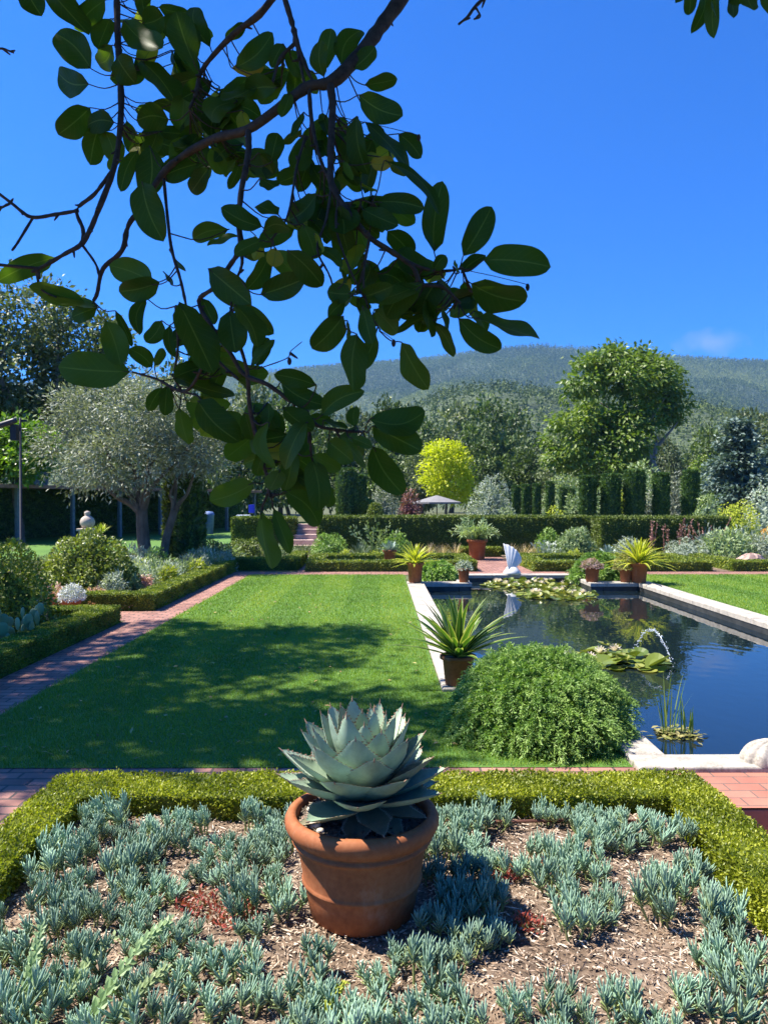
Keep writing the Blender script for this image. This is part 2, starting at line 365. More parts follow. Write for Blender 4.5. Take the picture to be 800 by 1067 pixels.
M_SPRUCE = leafmat('blue_cedar', [(0.048, 0.086, 0.068), (0.109, 0.173, 0.143), (0.232, 0.316, 0.272)], rough=.55, trans=.1)
M_BRIGHT = leafmat('bright_leaf', [(0.042, 0.098, 0.008), (0.091, 0.182, 0.014), (0.168, 0.266, 0.035)], rough=.4, trans=.35)
M_RED = leafmat('plum_leaf', [(.10, .035, .04), (.20, .08, .08), (.30, .16, .13)], rough=.5, trans=.2)
M_JUN = leafmat('juniper', [(0.064, 0.139, 0.029), (0.156, 0.285, 0.052), (0.350, 0.493, 0.111)], rough=.5, trans=.25)
M_GREY = leafmat('silver_leaf', [(0.138, 0.184, 0.138), (0.276, 0.333, 0.259), (0.460, 0.506, 0.425)], rough=.6, trans=.2)
M_SAGE = leafmat('sage_leaf', [(0.088, 0.138, 0.062), (0.188, 0.263, 0.119), (0.350, 0.425, 0.213)], rough=.55, trans=.25)
M_LIME = leafmat('lime_leaf', [(.16, .22, .02), (.33, .38, .03), (.5, .52, .08)], rough=.5, trans=.3)
M_STRAW = leafmat('straw', [(.22, .17, .09), (.40, .31, .19), (.55, .45, .30)], rough=.7, trans=.3)
M_PINK = leafmat('pink_stalk', [(.30, .13, .11), (.45, .24, .20), (.55, .36, .30)], rough=.6, trans=.2)
M_VARI = leafmat('variegated', [(.14, .22, .02), (.26, .33, .03)], rough=.4, trans=.35, edge=(.3, .6, (.60, .58, .08)))
M_VARI2 = leafmat('variegated_dark', [(.055, .13, .02), (.10, .20, .03)], rough=.4, trans=.3, edge=(.6, .85, (.42, .46, .14)))
M_YUCCA = leafmat('yucca', [(.10, .15, .10), (.17, .23, .16)], rough=.5, trans=.15)
M_AGV = leafmat('small_agave', [(.13, .20, .16), (.24, .32, .27), (.34, .42, .36)], rough=.5, trans=.05)
M_BARK = noisemat('bark', [(.3, (.07, .05, .035)), (.7, (.20, .155, .115))], scale=10, detail=8, bump=.8, dist=.02, stretch=(1, 1, .3))
M_BARKG = noisemat('grey_bark', [(.3, (.14, .11, .085)), (.7, (.34, .29, .24))], scale=10, detail=8, bump=.8, dist=.02, stretch=(1, 1, .3))
M_TWIG = noisemat('twig_bark', [(.3, (.022, .015, .012)), (.7, (.075, .052, .04))], scale=60, detail=6, bump=.7, dist=.003)
def stained(m):
    n, l = m.node_tree.nodes, m.node_tree.links; b = n['Principled BSDF']; src = b.inputs['Base Color'].links[0].from_socket
    tc = n.new('ShaderNodeTexCoord'); mp = n.new('ShaderNodeMapping'); mp.inputs['Scale'].default_value = (1, 1, .35); l.new(tc.outputs['Object'], mp.inputs[0])
    z = n.new('ShaderNodeTexNoise'); z.inputs['Scale'].default_value = 13; z.inputs['Detail'].default_value = 9; z.inputs['Roughness'].default_value = .7; l.new(mp.outputs[0], z.inputs['Vector'])
    r = ramp(n, [(.56, (0, 0, 0)), (.74, (.5, .5, .5))]); l.new(z.outputs['Fac'], r.inputs[0]); x = n.new('ShaderNodeMix'); x.data_type = 'RGBA'; l.new(r.outputs[0], x.inputs[0]); l.new(src, x.inputs[6]); x.inputs[7].default_value = (.38, .24, .16, 1)
    l.new(x.outputs[2], b.inputs['Base Color']); return m
M_TERRA = noisemat('terracotta', [(.25, (.21, .066, .024)), (.5, (.30, .098, .035)), (.75, (.36, .135, .055))], scale=5, detail=9, rough=.72, bump=.12, dist=.004, scale2=45)
stained(M_TERRA)
M_POTSOIL = noisemat('pot_soil', [(.3, (.05, .04, .03)), (.7, (.22, .18, .14))], scale=60, detail=6, bump=1, dist=.01)
M_WHITE = noisemat('white_plaster', [(.3, (.60, .61, .60)), (.7, (.70, .70, .68))], scale=14, detail=6, rough=.5, bump=.08, dist=.004)
M_DARKMETAL = noisemat('dark_metal', [(.3, (.012, .013, .018)), (.7, (.03, .032, .04))], scale=30, rough=.4, bump=.05, dist=.002)

# ------------------------------------------------------------------ ground, pool, paths
xs = [-4000, .56, 1.59, 1.74, 4.41, 5.44, 6.5, 4000]; ys = [-60, .3, 3.96, 4.50, 6.42, 15.06, 16.71, 6500]
gv = [(x, y, 0.0) for y in ys for x in xs]; gf = []
for j in range(len(ys) - 1):
    for i in range(len(xs) - 1):
        cx, cy = (xs[i] + xs[i + 1]) / 2, (ys[j] + ys[j + 1]) / 2
        pool = (.56 < cx < 5.44 and 6.42 < cy < 15.06) or (1.59 < cx < 4.41 and 4.5 < cy < 16.71)
        low = (1.74 < cx < 6.5 and .3 < cy < 3.96)
        if not pool and not low:
            a = j * len(xs) + i; gf.append((a, a + 1, a + len(xs) + 1, a + len(xs)))
struct('ground', ch(gv, gf), M_DIRT)
struct('sunken_path', merge(sheet(1.74, 6.5, .3, 3.96, -.17),
    ch([(1.74, .3, -.17), (1.74, 3.96, -.17), (1.74, 3.96, 0), (1.74, .3, 0)], [(0, 1, 2, 3)])), M_BRICK)
struct('brick_step_riser', bev_box(1.74, 6.5, 3.96, 4.06, -.17, .0), M_BRICKP)
PL = dict(xi0=.87, xi1=5.13, yi0=6.7, yi1=14.75, cx0=1.82, cx1=4.18, cy0=4.72, cy1=16.4)
def poolpoly(z, e=.1):
    P = PL
    return ch([(P['xi0'] - e, P['yi0'] - e, z), (P['xi1'] + e, P['yi0'] - e, z), (P['xi1'] + e, P['yi1'] + e, z), (P['xi0'] - e, P['yi1'] + e, z),
               (P['cx0'] - e, P['cy0'] - e, z), (P['cx1'] + e, P['cy0'] - e, z), (P['cx1'] + e, P['yi0'] - e, z), (P['cx0'] - e, P['yi0'] - e, z),
               (P['cx0'] - e, P['yi1'] + e, z), (P['cx1'] + e, P['yi1'] + e, z), (P['cx1'] + e, P['cy1'] + e, z), (P['cx0'] - e, P['cy1'] + e, z)],
              [(0, 1, 2, 3), (4, 5, 6, 7), (8, 9, 10, 11)])
m, n, l, b = mat('pool_water')
b.inputs['Base Color'].default_value = (.006, .012, .016, 1); b.inputs['Roughness'].default_value = .012; b.inputs['IOR'].default_value = 1.55
tc = n.new('ShaderNodeTexCoord'); mp = n.new('ShaderNodeMapping'); mp.inputs['Scale'].default_value = (1, .55, 1); l.new(tc.outputs['Object'], mp.inputs[0])
nz = n.new('ShaderNodeTexNoise'); nz.inputs['Scale'].default_value = 7; nz.inputs['Detail'].default_value = 2; l.new(mp.outputs[0], nz.inputs['Vector'])
vd = n.new('ShaderNodeVectorMath'); vd.operation = 'DISTANCE'; l.new(tc.outputs['Object'], vd.inputs[0]); vd.inputs[1].default_value = (3.85, 8.6, -.12)
wv = n.new('ShaderNodeMath'); wv.operation = 'MULTIPLY'; l.new(vd.outputs['Value'], wv.inputs[0]); wv.inputs[1].default_value = 26
sn = n.new('ShaderNodeMath'); sn.operation = 'SINE'; l.new(wv.outputs[0], sn.inputs[0])
fd = n.new('ShaderNodeMapRange'); l.new(vd.outputs['Value'], fd.inputs[0]); fd.inputs[1].default_value = 0; fd.inputs[2].default_value = 2.4; fd.inputs[3].default_value = .12; fd.inputs[4].default_value = 0
rp = n.new('ShaderNodeMath'); rp.operation = 'MULTIPLY_ADD'; l.new(sn.outputs[0], rp.inputs[0]); l.new(fd.outputs[0], rp.inputs[1]); l.new(nz.outputs['Fac'], rp.inputs[2])
bp = n.new('ShaderNodeBump'); bp.inputs['Strength'].default_value = .06; bp.inputs['Distance'].default_value = .02; l.new(rp.outputs[0], bp.inputs['Height']); l.new(bp.outputs[0], b.inputs['Normal'])
struct('pool_water', poolpoly(-.12), m)
struct('pool_floor', poolpoly(-.85, .3), M_DARKMETAL)

rg = np.random.default_rng(5)
def stones(x0, x1, y0, y1, along):
    out = []; a, b_ = (x0, x1) if along == 'x' else (y0, y1); k = max(1, round((b_ - a) / 1.0)); e = np.linspace(a, b_, k + 1)
    for i in range(k):
        z = .04 + rg.normal() * .0015; g = .003
        out.append(bev_box(e[i] + g, e[i + 1] - g, y0, y1, -.035, z, .012) if along == 'x' else bev_box(x0, x1, e[i] + g, e[i + 1] - g, -.035, z, .012))
    return out
P = PL
cop = merge(stones(.54, .87, 6.4, 15.08, 'y'), stones(5.13, 5.46, 6.4, 15.08, 'y'),
            stones(.87, 1.57, 6.4, 6.7, 'x'), stones(1.57, 1.82, 4.72, 6.7, 'y'), stones(1.57, 4.43, 4.48, 4.72, 'x'), stones(4.18, 4.43, 4.72, 6.7, 'y'), stones(4.43, 5.13, 6.4, 6.7, 'x'),
            stones(.87, 1.57, 14.75, 15.08, 'x'), stones(1.57, 1.82, 14.75, 16.4, 'y'), stones(1.57, 4.43, 16.4, 16.73, 'x'), stones(4.18, 4.43, 14.75, 16.4, 'y'), stones(4.43, 5.13, 14.75, 15.08, 'x'))
struct('pool_coping', cop, M_COPE)
W_ = .012
struct('pool_wall', merge(box(.54, .87 - W_, 6.4, 15.08, -.9, -.036), box(5.13 + W_, 5.46, 6.4, 15.08, -.9, -.036), box(.88, 1.56, 6.4, 6.7 - W_, -.9, -.036), box(1.57, 1.82 - W_, 4.73, 6.69, -.9, -.036), box(1.57, 4.43, 4.48, 4.72 - W_, -.9, -.036),
    box(4.18 + W_, 4.43, 4.73, 6.69, -.9, -.036), box(4.44, 5.12, 6.4, 6.7 - W_, -.9, -.036), box(.88, 1.56, 14.75 + W_, 15.08, -.9, -.036), box(1.57, 1.82 - W_, 14.76, 16.39, -.9, -.036), box(1.57, 4.43, 16.4 + W_, 16.73, -.9, -.036),
    box(4.18 + W_, 4.43, 14.76, 16.39, -.9, -.036), box(4.44, 5.12, 14.75 + W_, 15.08, -.9, -.036)), noisemat('wet_pool_wall', [(.3, (.02, .022, .022)), (.7, (.06, .062, .06))], scale=6, rough=.35, bump=.1))

struct('lawn', merge(sheet(-2.92, .53, 4.57, 16.73, .012), sheet(5.47, 30, 4.6, 16.73, .012), sheet(.53, 1.56, 4.57, 6.38, .012), sheet(-40, -4.5, 21, 60, .012)), M_LAWN)
struct('brick_path', merge(sheet(-3.52, -2.92, 4.57, 17.45, .008), sheet(-3.52, 1.72, 4.02, 4.57, .008), sheet(-5, -1.72, -1, 4.02, .008),
                           sheet(-2.92, 30, 16.735, 17.45, .008), sheet(2.3, 3.6, 17.45, 22.5, .008), sheet(-9, -3.52, 10.3, 11.15, .008), sheet(-1.95, -1.78, 17.45, 24, .008)), M_BRICK)
struct('brick_landing', sheet(1.56, 6.5, 3.96, 4.48, .008), M_BRICKP)
struct('planting_soil', merge(sheet(-1.74, 2.3, 17.46, 22.8, .014), sheet(3.62, 16, 17.46, 22.8, .014), sheet(-9, -3.54, 5.8, 10.25, .014), sheet(-9, -3.4, 11.2, 17.9, .014), sheet(-9, -2.0, 17.9, 23, .014)), M_SOIL)

# mown grass, blade by blade, finer near the camera
def blades(rng, regs):
    out = []
    for (x0, x1, y0, y1, dens, h, w) in regs:
        n = int((x1 - x0) * (y1 - y0) * dens); x = rng.uniform(x0, x1, n); y = rng.uniform(y0, y1, n); eg = (np.minimum(x - x0, x1 - x) < .03); x = np.where(eg, x + rng.normal(size=n) * .03, x)
        Pn = np.stack([x, y, np.full(n, .008)], -1); az = rng.uniform(0, 6.28, n); le = rng.uniform(.15, 1.0, n)
        D = np.stack([np.cos(az) * le, np.sin(az) * le, np.ones(n)], -1); D = norm(D) * (h * rng.uniform(.6, 1.3, n))[:, None]
        S = np.stack([-np.sin(az), np.cos(az), 0 * az], -1) * w / 2
        V = np.stack([Pn - S, Pn + S, Pn + D], 1).reshape(-1, 3)
        patch = .5 + .2 * np.sin(x * 2.1 + y * .7) * np.sin(y * 1.3 - x * .5) + .16 * np.sin(x * 5.3 - y * 1.7 + 1) * np.sin(y * 3.1 + x * 2.2) + .2 * np.sign(np.sin(x * 5.6)) * np.clip((y - 6) / 4, 0, 1)
        t = np.clip(patch + rng.normal(size=n) * .22, 0, 1)
        out.append(ch(V, np.arange(3 * n).reshape(-1, 3), 0, tint=np.repeat(t, 3)))
    return out
rg = np.random.default_rng(11)
struct('lawn_grass', blades(rg, [(-2.92, .54, 4.57, 7, 9000, .028, .005), (-2.92, .53, 7, 10.5, 5200, .030, .007), (-2.92, .53, 10.5, 16.74, 2300, .032, .011),
                                 (.54, 1.56, 4.58, 6.38, 5000, .03, .006), (5.48, 9.5, 7.5, 16.74, 2000, .034, .011)]), M_GRASS, kind='stuff')

n_ = 150; px_ = rg.uniform(-2.85, .5, n_); py_ = 4.7 + 9 * rg.random(n_) ** 1.6; Pn = np.stack([px_, py_, .026 + .01 * rg.random(n_)], -1)
struct('fallen_leaves', cards(Pn, sph(rg, n_) * [1, 1, .2], sph(rg, n_) * .4 + [0, 0, 1], rg.uniform(.03, .06, n_), rg.uniform(.018, .03, n_), tint=rg.random(n_)), leafmat('dry_leaf', [(.16, .09, .04), (.36, .24, .10), (.42, .38, .12)], rough=.7, trans=.1, vary=0), kind='stuff')

# ------------------------------------------------------------------ hills with woodland, haze
RX = [-4200, -2600, -1200, -400, -180, -75, 35, 105, 165, 245, 305, 365, 405, 620, 1100, 2200, 4200]
RY = [400, 430, 420, 404, 394, 386, 378, 368, 362, 366, 374, 377, 379, 388, 400, 420, 440]
YR = 1900.0
def hill_z(x, y):
    px = x / np.maximum(y, 1) * FPX
    zr = CAM_H + (VY - np.interp(px, RX, RY)) / FPX * YR
    t = np.clip((y - 260) / (YR - 260), 0, 1); s = t ** 1.6 * (1.0 + .05 * np.sin(t * 9 + x * .004) * (1 - t) * 2)
    z = zr * s
    z += (22 * np.sin(x * .011 + y * .003) * np.sin(y * .009 - x * .004) + 11 * np.sin(x * .027 - y * .017 + 1)) * np.clip(t * 4, 0, 1) * np.clip((1 - t) * 3, 0, 1)
    z = np.where(y > YR, zr * (1 - (y - YR) / 900.0), z)
    # a nearer green foothill
    z2 = (44 + 14 * np.sin(x * .012 + .8) + 7 * np.sin(x * .035)) * np.exp(-((y - 520) / 150.0) ** 2)
    return np.maximum(z, 0) + z2 * (y > 200) - .5
tx = np.linspace(-1.5, 1.5, 180); ty = np.concatenate([np.linspace(200, 1900, 90), np.linspace(1930, 2650, 12)])
TX, TY = np.meshgrid(tx, ty); HX = TX * TY; V = np.stack([HX, TY, hill_z(HX, TY)], -1)
M_HILL = noisemat('hill_ground', [(.35, (.045, .065, .03)), (.6, (.07, .092, .038)), (.78, (.13, .14, .065))], scale=.012, detail=9, bump=.4, dist=6)
struct('hills', ch(V.reshape(-1, 3), gridF(len(ty), len(tx))), M_HILL, smooth=True)
rg = np.random.default_rng(21)
def forest(rng, n):
    y = np.sqrt(300 ** 2 + (1900 ** 2 - 300 ** 2) * rng.random(n)); y = np.concatenate([y, rng.uniform(1840, 1925, 3000)])
    n = len(y); x = rng.uniform(-.62, .62, n) * y
    keep = (np.sin(x * .013 + 2) * np.sin(y * .008 + x * .004) + rng.normal(size=n) * .5) > -.95
    x = x[keep]; y = y[keep]; n = len(x); z = hill_z(x, y)
    con = (np.sin(x * .006 + y * .004) + rng.normal(size=n) * .7 + (y > 1300) * .8) > .3
    h = np.where(con, rng.uniform(8, 15, n), rng.uniform(6, 10, n)) * (.5 + .42 * y / 1900); w = np.where(con, h * .16, h * .42)
    k = 15; u = rng.random((n, k)); a = rng.uniform(0, 6.28, (n, k))
    r = np.where(con[:, None], (1 - u) * .95 + .06, np.sqrt(np.clip(1 - (2 * u - 1) ** 2, .05, 1))) * w[:, None]
    Pz = z[:, None] + h[:, None] * (.1 + .9 * u); base = np.stack([x[:, None] + r * np.cos(a) * .6, y[:, None] + r * np.sin(a) * .6, Pz], -1)
    D = np.stack([np.cos(a), np.sin(a), np.where(con[:, None], -.1 + 1.2 * u, u * 1.2 - .3)], -1) + rng.normal(size=(n, k, 3)) * .35
    N = rng.normal(size=(n, k, 3)) * .35 + [0, 0, .9]; N[:, :, 0] += np.cos(a) * .5; N[:, :, 1] += np.sin(a) * .5
    L = np.repeat((np.where(con, h * .19, h * .27))[:, None], k, 1) * rng.uniform(.7, 1.3, (n, k))
    t = np.repeat(np.clip(np.where(con, .3, .6) + rng.normal(size=n) * .13 + .28 * np.sin(x * .009 + 1) * np.sin(y * .007 + x * .003), 0, 1)[:, None], k, 1)
    m = n * k
    return cards(base.reshape(m, 3), D.reshape(m, 3), N.reshape(m, 3), L.ravel(), L.ravel() * .8, tint=t.ravel())
M_WOOD = leafmat('woodland', [(0.039, 0.068, 0.014), (0.098, 0.140, 0.022), (0.213, 0.240, 0.036)], rough=.7, trans=.12, vary=0)
struct('hillside_woods', forest(rg, 110000), M_WOOD, kind='stuff')
hz = struct('haze', box(-3400, 3400, -80, 2700, -2, 428), [], kind='stuff')
hm = bpy.data.materials.new('haze_air'); hm.use_nodes = True; hn = hm.node_tree.nodes; hn.remove(hn['Principled BSDF'])
pv = hn.new('ShaderNodeVolumePrincipled'); pv.inputs['Color'].default_value = (.32, .62, 1, 1); pv.inputs['Density'].default_value = .000135; pv.inputs['Anisotropy'].default_value = .2
hm.node_tree.links.new(pv.outputs[0], hn['Material Output'].inputs['Volume']); hz.data.materials.append(hm)

# ------------------------------------------------------------------ hedges
rg = np.random.default_rng(31)
tag(build('boxwood_hedge', hedge(rg, [(-1.72, 1.70, 3.68, 4.0, 0, .19), (-1.72, -1.49, .6, 3.68, 0, .19), (1.445, 1.70, .6, 3.68, 0, .19)], 21000, .016, .0115, .008), M_BOX),
    'low yellow-green boxwood hedge framing the bed of the big potted agave', 'hedge')
tag(build('boxwood_hedge', hedge(rg, [(-3.90, -3.53, 5.6, 10.15, 0, .24), (-6.2, -3.92, 9.82, 10.15, 0, .24)], 11000, .020, .014, .005), M_BOXD),
    'boxwood hedge beside the shaded stretch of brick path, around the prickly pear', 'hedge')
tag(build('boxwood_hedge', hedge(rg, [(-3.75, -3.4, 11.2, 17.6, 0, .27), (-5.4, -3.75, 11.2, 11.55, 0, .27), (-5.4, -5.0, 11.55, 13, 0, .27)], 7000, .025, .018, .006), M_BOXD),
    'long boxwood hedge on the path past the brick gap, in front of silvery perennials', 'hedge')
tag(build('boxwood_hedge', hedge(rg, [(-3.9, -2.0, 17.9, 18.3, 0, .29), (-2.35, -2.0, 18.3, 20.6, 0, .29)], 4200, .032, .022, .008), M_BOXD),
    'short shadowed boxwood hedge across the far end of the brick path', 'hedge')
def bed_hedge(x0, x1, y0, y1, label, extra=()):
    tag(build('boxwood_hedge', hedge(rg, [(x0, x1, y0, y0 + .32, 0, .25), (x0, x1, y1 - .32, y1, 0, .26), (x0, x0 + .32, y0 + .32, y1 - .32, 0, .25), (x1 - .32, x1, y0 + .32, y1 - .32, 0, .25)] + list(extra), 2400, .04, .028, .012), M_BOXD), label, 'hedge')
bed_hedge(-1.75, 2.28, 17.5, 20.0, 'low clipped hedge around the bed with the blue agave pot')
bed_hedge(3.62, 7.85, 17.5, 20.0, 'low clipped hedge behind the right green mound, from brick walk to lawn corner')
tag(build('boxwood_hedge', hedge(rg, [(8.3, 14.5, 17.5, 17.85, 0, .25), (8.3, 8.65, 17.85, 20, 0, .25)], 2400, .04, .028, .012), M_BOXD), 'low clipped hedge in front of the pink boulder', 'hedge')
tag(build('boxwood_hedge', hedge(rg, [(2.35, 3.6, 22.1, 22.45, 0, .3)], 2400, .04, .028, .012), M_BOXD), 'tiny hedge closing the end of the brick walk under the fan palm', 'hedge')
tag(build('tall_hedge', hedge(rg, [(-1.95, 6.6, 23.2, 24.2, 0, 1.19)], 1500, .06, .038, .02), M_HEDGE), 'tall flat-topped dark hedge behind the fan palm pot', 'hedge')
tag(build('tall_hedge', hedge(rg, [(6.42, 10.2, 21.6, 22.6, 0, 1.2)], 1500, .06, .038, .02), M_HEDGE), 'tall clipped hedge with sunlit end, below the row of yew columns', 'hedge')
tag(build('tall_hedge', hedge(rg, [(-5.2, -3.0, 26, 27, 0, 1.1)], 1300, .07, .045, .02), M_HEDGE), 'clipped hedge in front of the open pavilion, seen behind the lowest hanging leaves', 'hedge')

# clipped yew columns behind the hedge
def yewcol(rng, r, h, n=5200):
    a = rng.uniform(0, 6.283, n); top = rng.random(n) < .13; z = np.where(top, h, rng.random(n) * h)
    rr = np.where(top, r * np.sqrt(rng.random(n)), r * (1 + .05 * np.sin(a * 5 + 1) + .02 * np.sin(z * 9))) * np.where(z > h - .15, .93, 1)
    P = np.stack([rr * np.cos(a), rr * np.sin(a), z], -1); nv = np.stack([np.cos(a), np.sin(a), top * 2.0], -1)
    P -= norm(nv) * .05
    D = norm(nv * .5 + rng.normal(size=(n, 3)) * .45 + [0, 0, .75]); N = norm(nv + rng.normal(size=(n, 3)) * .5)
    t = np.clip(.5 + .3 * np.sin(a * 9) + rng.normal(size=n) * .22, 0, 1)
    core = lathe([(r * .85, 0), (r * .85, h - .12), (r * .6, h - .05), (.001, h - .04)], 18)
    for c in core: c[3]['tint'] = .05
    return merge(core, cards(P, D, N, .11 * rng.uniform(.6, 1.3, n), .05 * rng.uniform(.7, 1.3, n), tint=t))
rg = np.random.default_rng(41)
protos = []
YW = [(612, 497, 20, 28), (636.5, 495, 23, 28), (661, 491, 25, 28), (689, 494, 19, 28), (720, 491, 20, 28)]
YL = ['shortest of the five broad yew columns, at the left end of its row', 'yew column between the shortest column and the broadest column', 'broadest clipped yew column, directly below the big leaning tree',
      'slim yew column between the broadest column and the lone end column', 'lone end yew column standing clear, nearest the blue cedar']
for (px, py, w, Y), lb in zip(YW, YL):
    p = at(px, py, Y); tag(build('yew_column', yewcol(rg, w / 2 / FPX * Y * .90, p[2], 4200), M_YEW, loc=(p[0], Y, 0)), lb, 'clipped yew', 'broad clipped yew columns behind the tall hedge')
small = build('yew_column', yewcol(rg, .20, 2.35, 2200), M_YEW)
SM = [(537, 507, 36), (547.5, 506, 35), (559, 505, 34), (573, 503, 33), (587, 509, 35), (596, 510, 36)]
for k, (px, py, Y) in enumerate(SM):
    o = small if k == 0 else small.copy()
    if k: COL.objects.link(o)
    p = at(px, py, Y); o.location = (p[0], Y, 0); o.scale = (1, 1, p[2] / 2.35)
    tag(o, 'slender yew column in the smaller far row between grey shrub and broad columns', 'clipped yew', 'slender far yew columns')
for px, py, w, Y, lb in ((361, 489, 23, 27, 'tall dark cypress block behind the lowest hanging leaves, taller of the pair'), (375, 496, 14, 28.5, 'narrower dark cypress block beside the round topiary')):
    p = at(px, py, Y); tag(build('yew_column', yewcol(rg, w / 2 / FPX * Y, p[2], 3600), M_YEW, loc=(p[0], Y, 0)), lb, 'clipped yew')
rg = np.random.default_rng(43)
for px, py, w, Y, lb in ((384, 520, 9, 27, 'small round topiary ball next to the cypress block'), (391, 524, 8, 26.2, 'lower round topiary ball in front, beside the pale shrub')):
    p = at(px, py, Y); r = w / FPX * Y; tag(build('topiary_ball', merge(shell_foliage(rg, (0, 0, p[2] - r * 1.6), (r, r, r * 1.6), 1500, .07, .04, lump=.03), lathe([(.08, 0), (.07, p[2] - r)], 8)), M_HEDGE, loc=(p[0], Y, 0)), lb, 'topiary')

# ------------------------------------------------------------------ trees
def tree(name, label, cat, loc, lobes, tips, r0, crown_kw, mleaf, mbark, group=None, seed=1, base=(0, 0, 0), split=.45):
    rng = np.random.default_rng(seed); t = thing(name, label, cat, loc, 0, group)
    build('trunk', limbs(rng, base, tips, r0, split), mbark, t, smooth=True)
    build('crown', crown(rng, lobes, **crown_kw), mleaf, t)
    return t
# big leaning tree on the right
def rel(px, py, Y, x0): p = at(px, py, Y); return (p[0] - x0, 0, p[2])
TX0 = at(684, 500, 55)[0]
def lobe(px, py, rx, rz, ry=None, dy=0, Y=55, x0=TX0):
    c = rel(px, py, Y, x0); k = Y / FPX; return ((c[0], dy, c[2]), (rx * k, (ry or rx) * k, rz * k))
big = [lobe(px, py, r, q, dy=d) for px, py, r, q, d in (
    (652, 372, 20, 12, 0), (630, 378, 20, 13, -1), (676, 378, 22, 15, .5), (697, 396, 20, 20, 1), (706, 418, 14, 20, 1), (664, 396, 26, 18, -1), (638, 400, 24, 16, -2), (612, 386, 18, 11, -1), (600, 403, 20, 11, -2),
    (656, 420, 24, 14, -1), (622, 424, 20, 12, 1), (684, 428, 18, 15, 1.5), (648, 442, 24, 16, -2.5), (618, 444, 22, 13, -2), (590, 446, 22, 11, -2), (634, 466, 24, 16, -3), (604, 468, 24, 15, -2.5), (582, 480, 18, 13, -2), (618, 488, 24, 12, -3), (652, 478, 16, 14, -1), (576, 460, 13, 8, -1), (590, 414, 12, 7, -1))]
tree('leafy_tree', 'big lopsided fresh-green tree with pale leaning trunk above the yew columns', 'tree', (TX0, 55, 0), big,
     [rel(660, 400, 55, TX0), rel(692, 415, 55, TX0), rel(625, 420, 55, TX0), rel(640, 455, 55, TX0), rel(706, 440, 55, TX0)], .42,
     dict(n_cl=430, n_lf=46, cl_r=.56, L=.40, W=.2, droop=.55, surf=.5), M_MAPLE, M_BARKG, seed=3, base=(.5, 0, 0), split=.55)
# blue cedar: tiers of drooping boughs
def tiers(rng, h, r, nb, n_lf, L, W):
    out = []
    z = h * (rng.random(nb) ** .8); a = rng.uniform(0, 6.283, nb); rr = r * (1 - (z / h) ** 1.3) * rng.uniform(.6, 1.1, nb) + .15
    idx = np.repeat(np.arange(nb), n_lf); n = len(idx); s = rng.random(n) ** .6
    P = np.stack([np.cos(a[idx]) * rr[idx] * s, np.sin(a[idx]) * rr[idx] * s, z[idx] + .25 * s * rr[idx] * .5 - .35 * s ** 2 * rr[idx] * .5], -1) + rng.normal(size=(n, 3)) * [.28, .28, .12]
    D = np.stack([np.cos(a[idx]), np.sin(a[idx]), np.full(n, -.1)], -1) + rng.normal(size=(n, 3)) * .55; N = rng.normal(size=(n, 3)) * .5 + [0, 0, 1]
    t = np.clip(rng.random(nb)[idx] * .5 + s * .4 + rng.normal(size=n) * .12, 0, 1)
    return cards(P, D, N, L * rng.uniform(.6, 1.3, n), W * rng.uniform(.6, 1.3, n), tint=t)
rg = np.random.default_rng(51)
for px, top, Y, r, lb in ((768, 441, 40, 2.3, 'blue-grey cedar with drooping tiers, right of the lone end yew column'), (812, 462, 43, 2.4, 'second blue-grey cedar cut by the right edge of the view')):
    p = at(px, top, Y); t = thing('blue_cedar', lb, 'tree', (p[0], Y, 0), 0)
    build('trunk', tube([(0, 0, -.1), (.05, 0, p[2] * .5), (0, 0, p[2] * .97)], [.2, .12, .03]), M_BARK, t, smooth=True)
    build('crown', tiers(rg, p[2], r, 110, 95, .3, .14), M_SPRUCE, t)
# golden tree
p = at(465, 457, 45); t = thing('golden_tree', 'bright yellow-green tree behind the grey parasol', 'tree', (p[0], 45, 0))
build('trunk', limbs(rg, (0, 0, 0), [(-.5, 0, 3.2), (.5, .2, 3.4), (0, -.3, 4.3)], .1), M_BARK, t, smooth=True)
build('crown', crown(rg, [((0, 0, 3.6), (1.5, 1.5, 1.75)), ((-.25, -.2, 4.3), (1.1, 1.1, 1.0)), ((.5, -.2, 2.7), (1.15, 1.1, 1.0)), ((-.8, 0, 2.8), (.7, .8, .8))], 150, 40, .36, .2, .13, droop=.2, surf=.55), M_YELLOW, t)
# dark oaks at left
def oak_at(px, Y, lobes_px, tips_px, r0, label, seed, ml, n_cl=260, n_lf=44, cl=.8, L=.34, W=.2, base_px=None, cat='tree', name='oak_tree', mb=M_BARKG):
    x0 = at(base_px or px, 523, Y)[0]
    lobes = [lobe(a, b_, c, d, dy=e, Y=Y, x0=x0) for a, b_, c, d, e in lobes_px]
    return tree(name, label, cat, (x0, Y, 0), lobes, [rel(a, b_, Y, x0) for a, b_ in tips_px], r0, dict(n_cl=n_cl, n_lf=n_lf, cl_r=cl, L=L, W=W, droop=.1, surf=.5), ml, mb, seed=seed)
oak_at(40, 35, [(30, 330, 48, 42, 0), (72, 360, 42, 40, 1), (20, 395, 50, 40, -1), (95, 400, 36, 40, 0), (112, 352, 18, 18, 0), (45, 440, 44, 24, 1)],
       [(20, 340), (62, 350), (80, 390), (20, 400), (105, 370)], .5, 'tall grey-green oak with pale limbs behind the olive tree', 61, M_OAKG, n_cl=300, n_lf=40, cl=.7, L=.3, W=.17)
oak_at(-60, 34, [(-70, 350, 70, 60, 0), (-40, 420, 50, 50, 0)], [(-70, 340), (-30, 400), (-100, 380)], .5, 'dark oak at the left edge, mostly outside the view', 62, M_OAK, n_cl=180)
